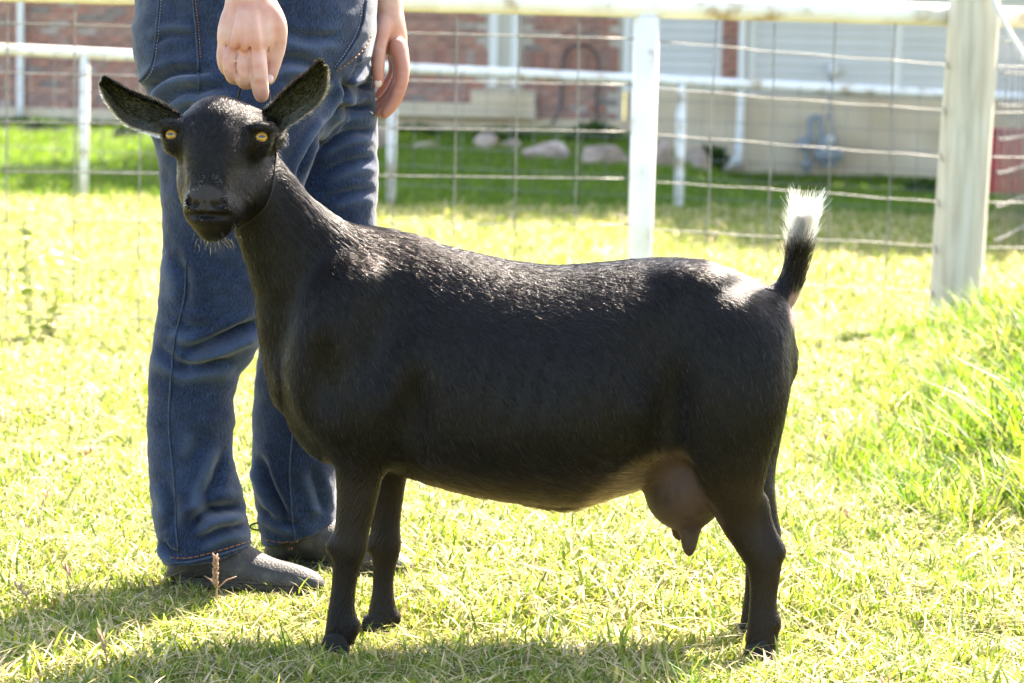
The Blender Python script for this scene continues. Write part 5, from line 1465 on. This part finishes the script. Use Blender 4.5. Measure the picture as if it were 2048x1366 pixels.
# dry seed stalks
M_STALK = blade_mat('dry_stalk', [(0, (.34, .19, .12)), (.5, (.44, .30, .19)), (1, (.52, .42, .28))], .25)
def stalk(mb, x, y, h, lean, T):
    z0 = Gz(x, y); d = random.random() * 6.283; r0 = .0011; n0 = len(mb.V)
    q = [np.array((x + math.cos(d) * lean * h * t * t, y + math.sin(d) * lean * h * t * t, z0 + h * t)) for t in np.linspace(0, 1, 6)]
    mb.tube(q, [r0 * 1.2, r0 * 1.1, r0, r0, r0 * .9, r0 * .6], 4)
    for k in range(7):
        t = .62 + .055 * k; p = q[3] + (q[5] - q[3]) * min(1, (t - .6) / .4); a = random.random() * 6.283
        e = p + np.array((math.cos(a) * .006, math.sin(a) * .006, .012)); mb.tube([p, (p + e) / 2, e], [.0008, .0020, .0004], 4)
    T += [random.random()] * (len(mb.V) - n0)
mb = MB(); T = []
for _ in range(24):
    y = random.uniform(-.9, 2.6) ; x = random.uniform(-1, 1) * (.1757 * (y + 4) + .1)
    stalk(mb, x, y, random.uniform(.035, .075), random.uniform(.3, 1.0), T)
o = mesh_np('dry_seed_stalks', np.array(mb.V), mb.F, M_STALK, None, True, {'tint': np.array(T)}); tag(o, 'dry reddish seed stalks scattered through the pen grass', 'grass', kind='stuff')
mb = MB(); T = []; c = P(430, 1185, .26)
def big_stalk():
    x, y = c[0], c[1]
    q = [np.array((x + .003 * math.sin(3 * t), y, .078 * t + Gz(x, y))) for t in np.linspace(0, 1, 8)]; mb.tube(q, .0013, 6)
    for k in range(26):
        t = .45 + .55 * k / 25; a = k * 2.4; p = q[0] + (q[7] - q[0]) * t; e = p + np.array((math.cos(a) * .005, math.sin(a) * .005, .009)); mb.tube([p, (p + e) / 2, e], [.0010, .0022, .0005], 5)
    for a, l in ((.3, .030), (2.7, .022), (4.4, .02)):
        p = q[3]; e = p + np.array((math.cos(a) * l, math.sin(a) * l * .5, .018)); mb.tube([p, (p + e) / 2 + (0, 0, .004), e], [.0009, .0012, .0006], 5)
    T.extend([.3] * len(mb.V))
big_stalk()
o = mesh_np('seed_stalk', np.array(mb.V), mb.F, M_STALK, None, True, {'tint': np.array(T)}); tag(o, 'upright reddish-brown seed stalk in front of the nearer shoe', 'weed')

# tall weed at the left, by the wire fence
M_WEED = blade_mat('weed_leaf', [(0, (.24, .32, .08)), (.5, (.40, .44, .16)), (.8, (.62, .60, .42)), (1, (.70, .62, .48))], .55)
M_WEEDSTEM = mat_var('weed_stem', [(.34, .36, .16), (.45, .40, .22)], 40, .7)
def weed(px, py, Y, h, seed, label):
    r = random.Random(seed); base = P(px, py, Y); base[2] = Gz(base[0], base[1])
    root = empty('weed', tuple(base)); tag(root, label, 'weed')
    ms = MB(); ml = MB(); T = []
    for s in range(3):
        a = r.random() * 6.283; tip = base + np.array((math.cos(a) * .06, math.sin(a) * .03, h * r.uniform(.75, 1)))
        q = cr([base, (base + tip) / 2 + np.array((r.uniform(-.02, .02), 0, 0)), tip], 6); ms.tube(q, list(np.linspace(.004, .0012, len(q))), 5)
        for k in range(26):
            p = q[int(r.uniform(.12, 1) * (len(q) - 1))]; b = r.random() * 6.283; L_ = r.uniform(.03, .065); d = np.array((math.cos(b), math.sin(b), r.uniform(-.3, .6))); sd_ = np.array((-math.sin(b), math.cos(b), 0))
            t = r.random(); w = L_ * .32
            V = [p, p + d * L_ * .4 + sd_ * w, p + d * L_ * .4 - sd_ * w, p + d * L_ * .75 + sd_ * w * .7 + (0, 0, -.004), p + d * L_ * .75 - sd_ * w * .7 + (0, 0, -.004), p + d * L_ + (0, 0, -.008)]
            ml.add(V, [(0, 2, 1), (1, 2, 4, 3), (3, 4, 5)]); T += [t] * 6
    ms.build('stem', M_WEEDSTEM, root, True); o = mesh_np('leaves', np.array(ml.V), ml.F, M_WEED, root, False, {'tint': np.array(T)}); o['kind'] = 'stuff'
weed(62, 690, 4.45, .50, 3, 'tall spindly weed with pale leaves at the foot of the wire fence, far left')
weed(98, 690, 4.6, .34, 5, 'shorter pale weed right beside the tall one at the wire fence')

# ------------------------------------------------------------------ rocks, shrubs, shade tree
def ground_hit(px, py):
    lo, hi = 0.0, 27.9
    for _ in range(40):
        mid = (lo + hi) / 2; p = P(px, py, mid)
        if p[2] > Gz(p[0], p[1]): lo = mid
        else: hi = mid
    return P(px, py, lo)
M_ROCK = mat_var('pale_pink_rock', [(.24, .17, .125), (.42, .31, .24), (.60, .48, .39)], 3.5, .9, .8, 18, detail=9)
def rock(px, py, wpx, hpx, seed, label):
    c = ground_hit(px, py); s = FPX / (c[1] + 4); w, h = wpx / s / 2, hpx / s
    bm = bmesh.new(); bmesh.ops.create_icosphere(bm, subdivisions=3, radius=1)
    r = random.Random(seed); pl = []
    for _ in range(16):
        n = Vector((r.gauss(0, 1), r.gauss(0, 1), r.gauss(.2, .8))).normalized(); pl.append((n, r.uniform(.48, .85)))
    for v in bm.verts:
        q = v.co.copy()
        for n, d in pl:
            e = q.dot(n) - d
            if e > 0: q -= n * e * .92
        q += q.normalized() * .05 * noise.noise(q * 3 + Vector((seed, 0, 0)))
        v.co = q
    V = np.array([v.co for v in bm.verts]); F = [tuple(v.index for v in f.verts) for f in bm.faces]; bm.free()
    V = V / np.abs(V).max(0) * np.array((w, w * .8, h * .62)) + c + np.array((0, w * .5, h * .38))
    o = mesh_np('rock', V, F, M_ROCK, None, False); tag(o, label, 'rock', 'landscaping rocks before the brick wall')
rock(770, 304, 58, 48, 1, 'pale rock just right of the hanging hand, nearest the brick steps')
rock(850, 305, 60, 28, 9, 'low brownish rock second from the left in the row before the brick wall')
rock(974, 308, 54, 42, 2, 'small blocky pale rock under the tall narrow window')
rock(1024, 306, 44, 30, 3, 'smallest pale rock between the blocky rock and the large pointed rock')
rock(1088, 330, 100, 52, 4, 'large pointed pale rock below the arched hose')
rock(1210, 338, 100, 60, 5, 'broad brownish-pink rock just left of the white fence post')
rock(1322, 345, 62, 74, 6, 'tall rock just right of the white fence post')
rock(1392, 352, 66, 62, 7, 'dark rock beside the bent foot of the white downspout')
M_LEAF = blade_mat('shrub_leaf', [(0, (.030, .075, .016)), (.5, (.055, .115, .022)), (.85, (.10, .16, .03)), (1, (.16, .19, .06))], .35)
def leaf_cloud(name, c, rad, n, size, parent, seed, mat=None, hollow=.25, squash=1.0):
    g = np.random.default_rng(seed); d = g.normal(0, 1, (n, 3)); d /= np.linalg.norm(d, axis=1)[:, None]; q = (hollow + (1 - hollow) * g.random(n) ** .5)
    lump = .72 + .5 * vnoise(d + seed, 1.9, seed)
    p = np.asarray(c) + d * (q * lump)[:, None] * np.asarray(rad)
    a = g.normal(0, 1, (n, 3)); a /= np.linalg.norm(a, axis=1)[:, None]; b = np.cross(a, g.normal(0, 1, (n, 3))); b /= np.linalg.norm(b, axis=1)[:, None]
    s = size * g.uniform(.6, 1.3, n)[:, None]
    V = np.stack([p - a * s, p + b * s * .45, p + a * s, p - b * s * .45], 1).reshape(-1, 3); F = np.arange(4 * n).reshape(n, 4)
    o = mesh_np(name, V, F, mat or M_LEAF, parent, False, {'tint': np.repeat(np.clip(g.random(n) * .9, 0, 1), 4)}); o['kind'] = 'stuff'; return o
def shrub(px, py, wpx, hpx, seed, label):
    c = ground_hit(px, py); c[1] = min(c[1], HYW - .6); s = FPX / (c[1] + 4); w, h = wpx / s / 2, hpx / s; c[2] = Gz(c[0], c[1])
    root = empty('shrub', tuple(c)); tag(root, label, 'shrub', 'low shrubs along the house wall')
    leaf_cloud('foliage', c + (0, 0, h * .5), (w, w * .6, h * .55), 420, .05, root, seed)
    mb = MB()
    for k in range(5):
        a = k * 1.26; mb.tube([c, c + np.array((math.cos(a) * w * .3, math.sin(a) * w * .2, h * .5))], [.012, .005], 5)
    mb.build('stems', M_STALK, root, True)['kind'] = 'stuff'
shrub(835, 276, 110, 28, 1, 'low green shrub against the tan ledge behind the leftmost rocks')
shrub(1000, 290, 130, 34, 2, 'low green shrub behind the small pale rocks under the window')
shrub(1185, 292, 110, 46, 3, 'green shrub behind the large pointed rock, below the hose')
shrub(1420, 338, 70, 60, 4, 'green shrub tucked behind the bent downspout')
shrub(85, 272, 80, 34, 5, 'yellowish green shrub at the foot of the left downspout')
shrub(255, 282, 60, 30, 6, 'small green shrub at the wall left of the person')
shrub(1850, 402, 90, 40, 7, 'weedy green shrub at the tan foundation left of the wooden post')

M_BARK = mat_var('bark', [(.10, .075, .055), (.19, .15, .115)], 14, .95, 1.0, 40, stretch=(1, 1, .3))
tree_p = np.array((7.3, 21.8, Gz(7.3, 21.8)))
tree = empty('tree', tuple(tree_p)); tag(tree, 'large leafy shade tree on the lawn just right of the picture', 'tree')
mb = MB(); mb.tube(cr([tree_p - (0, 0, .3), tree_p + (.05, 0, 1.4), tree_p + (-.2, .1, 3.4), tree_p + (-.3, 0, 6.0), tree_p + (-.4, 0, 9.0)], 5), list(np.linspace(.36, .06, 21)), 14); mb.build('trunk', M_BARK, tree, True)
mb = MB()
for k in range(12):
    a = k * 2.4; z = 3.0 + .42 * k; L_ = 4.6 - .16 * k; b0 = tree_p + (-.25, 0, z); b1 = b0 + np.array((math.cos(a) * L_ * .55, math.sin(a) * L_ * .55, L_ * .32)); b2 = b0 + np.array((math.cos(a) * L_, math.sin(a) * L_, L_ * .5))
    mb.tube(cr([b0, b1, b2], 5), list(np.linspace(.13, .025, 11)), 8)
o = mb.build('limbs', M_BARK, tree, True); o['kind'] = 'stuff'
for k, (dx, dy, dz, rx, ry, rz_) in enumerate(((-3.2, -1.5, 6.6, 3.4, 3.0, 2.0), (0, -2.6, 6.2, 3.2, 2.8, 2.0), (2.6, 0, 6.6, 3.2, 3.2, 2.2), (-2.6, 2.4, 7.0, 3.4, 3.0, 2.2), (.2, .2, 8.8, 3.8, 3.8, 2.4), (0.6, 3.4, 6.6, 3.2, 3.0, 2.0), (-5.4, .8, 6.8, 2.6, 2.8, 1.6), (-4.6, 4.8, 7.0, 2.8, 3.0, 1.6), (-1.6, 5.6, 7.0, 3.2, 2.6, 1.8), (-1.2, -5.2, 6.4, 2.6, 2.4, 1.5), (-3.6, 7.2, 7.0, 2.8, 2.4, 1.6))):
    leaf_cloud('crown', tree_p + (dx, dy, dz), (rx, ry, rz_), 9000, .14, tree, 100 + k, None, .1)
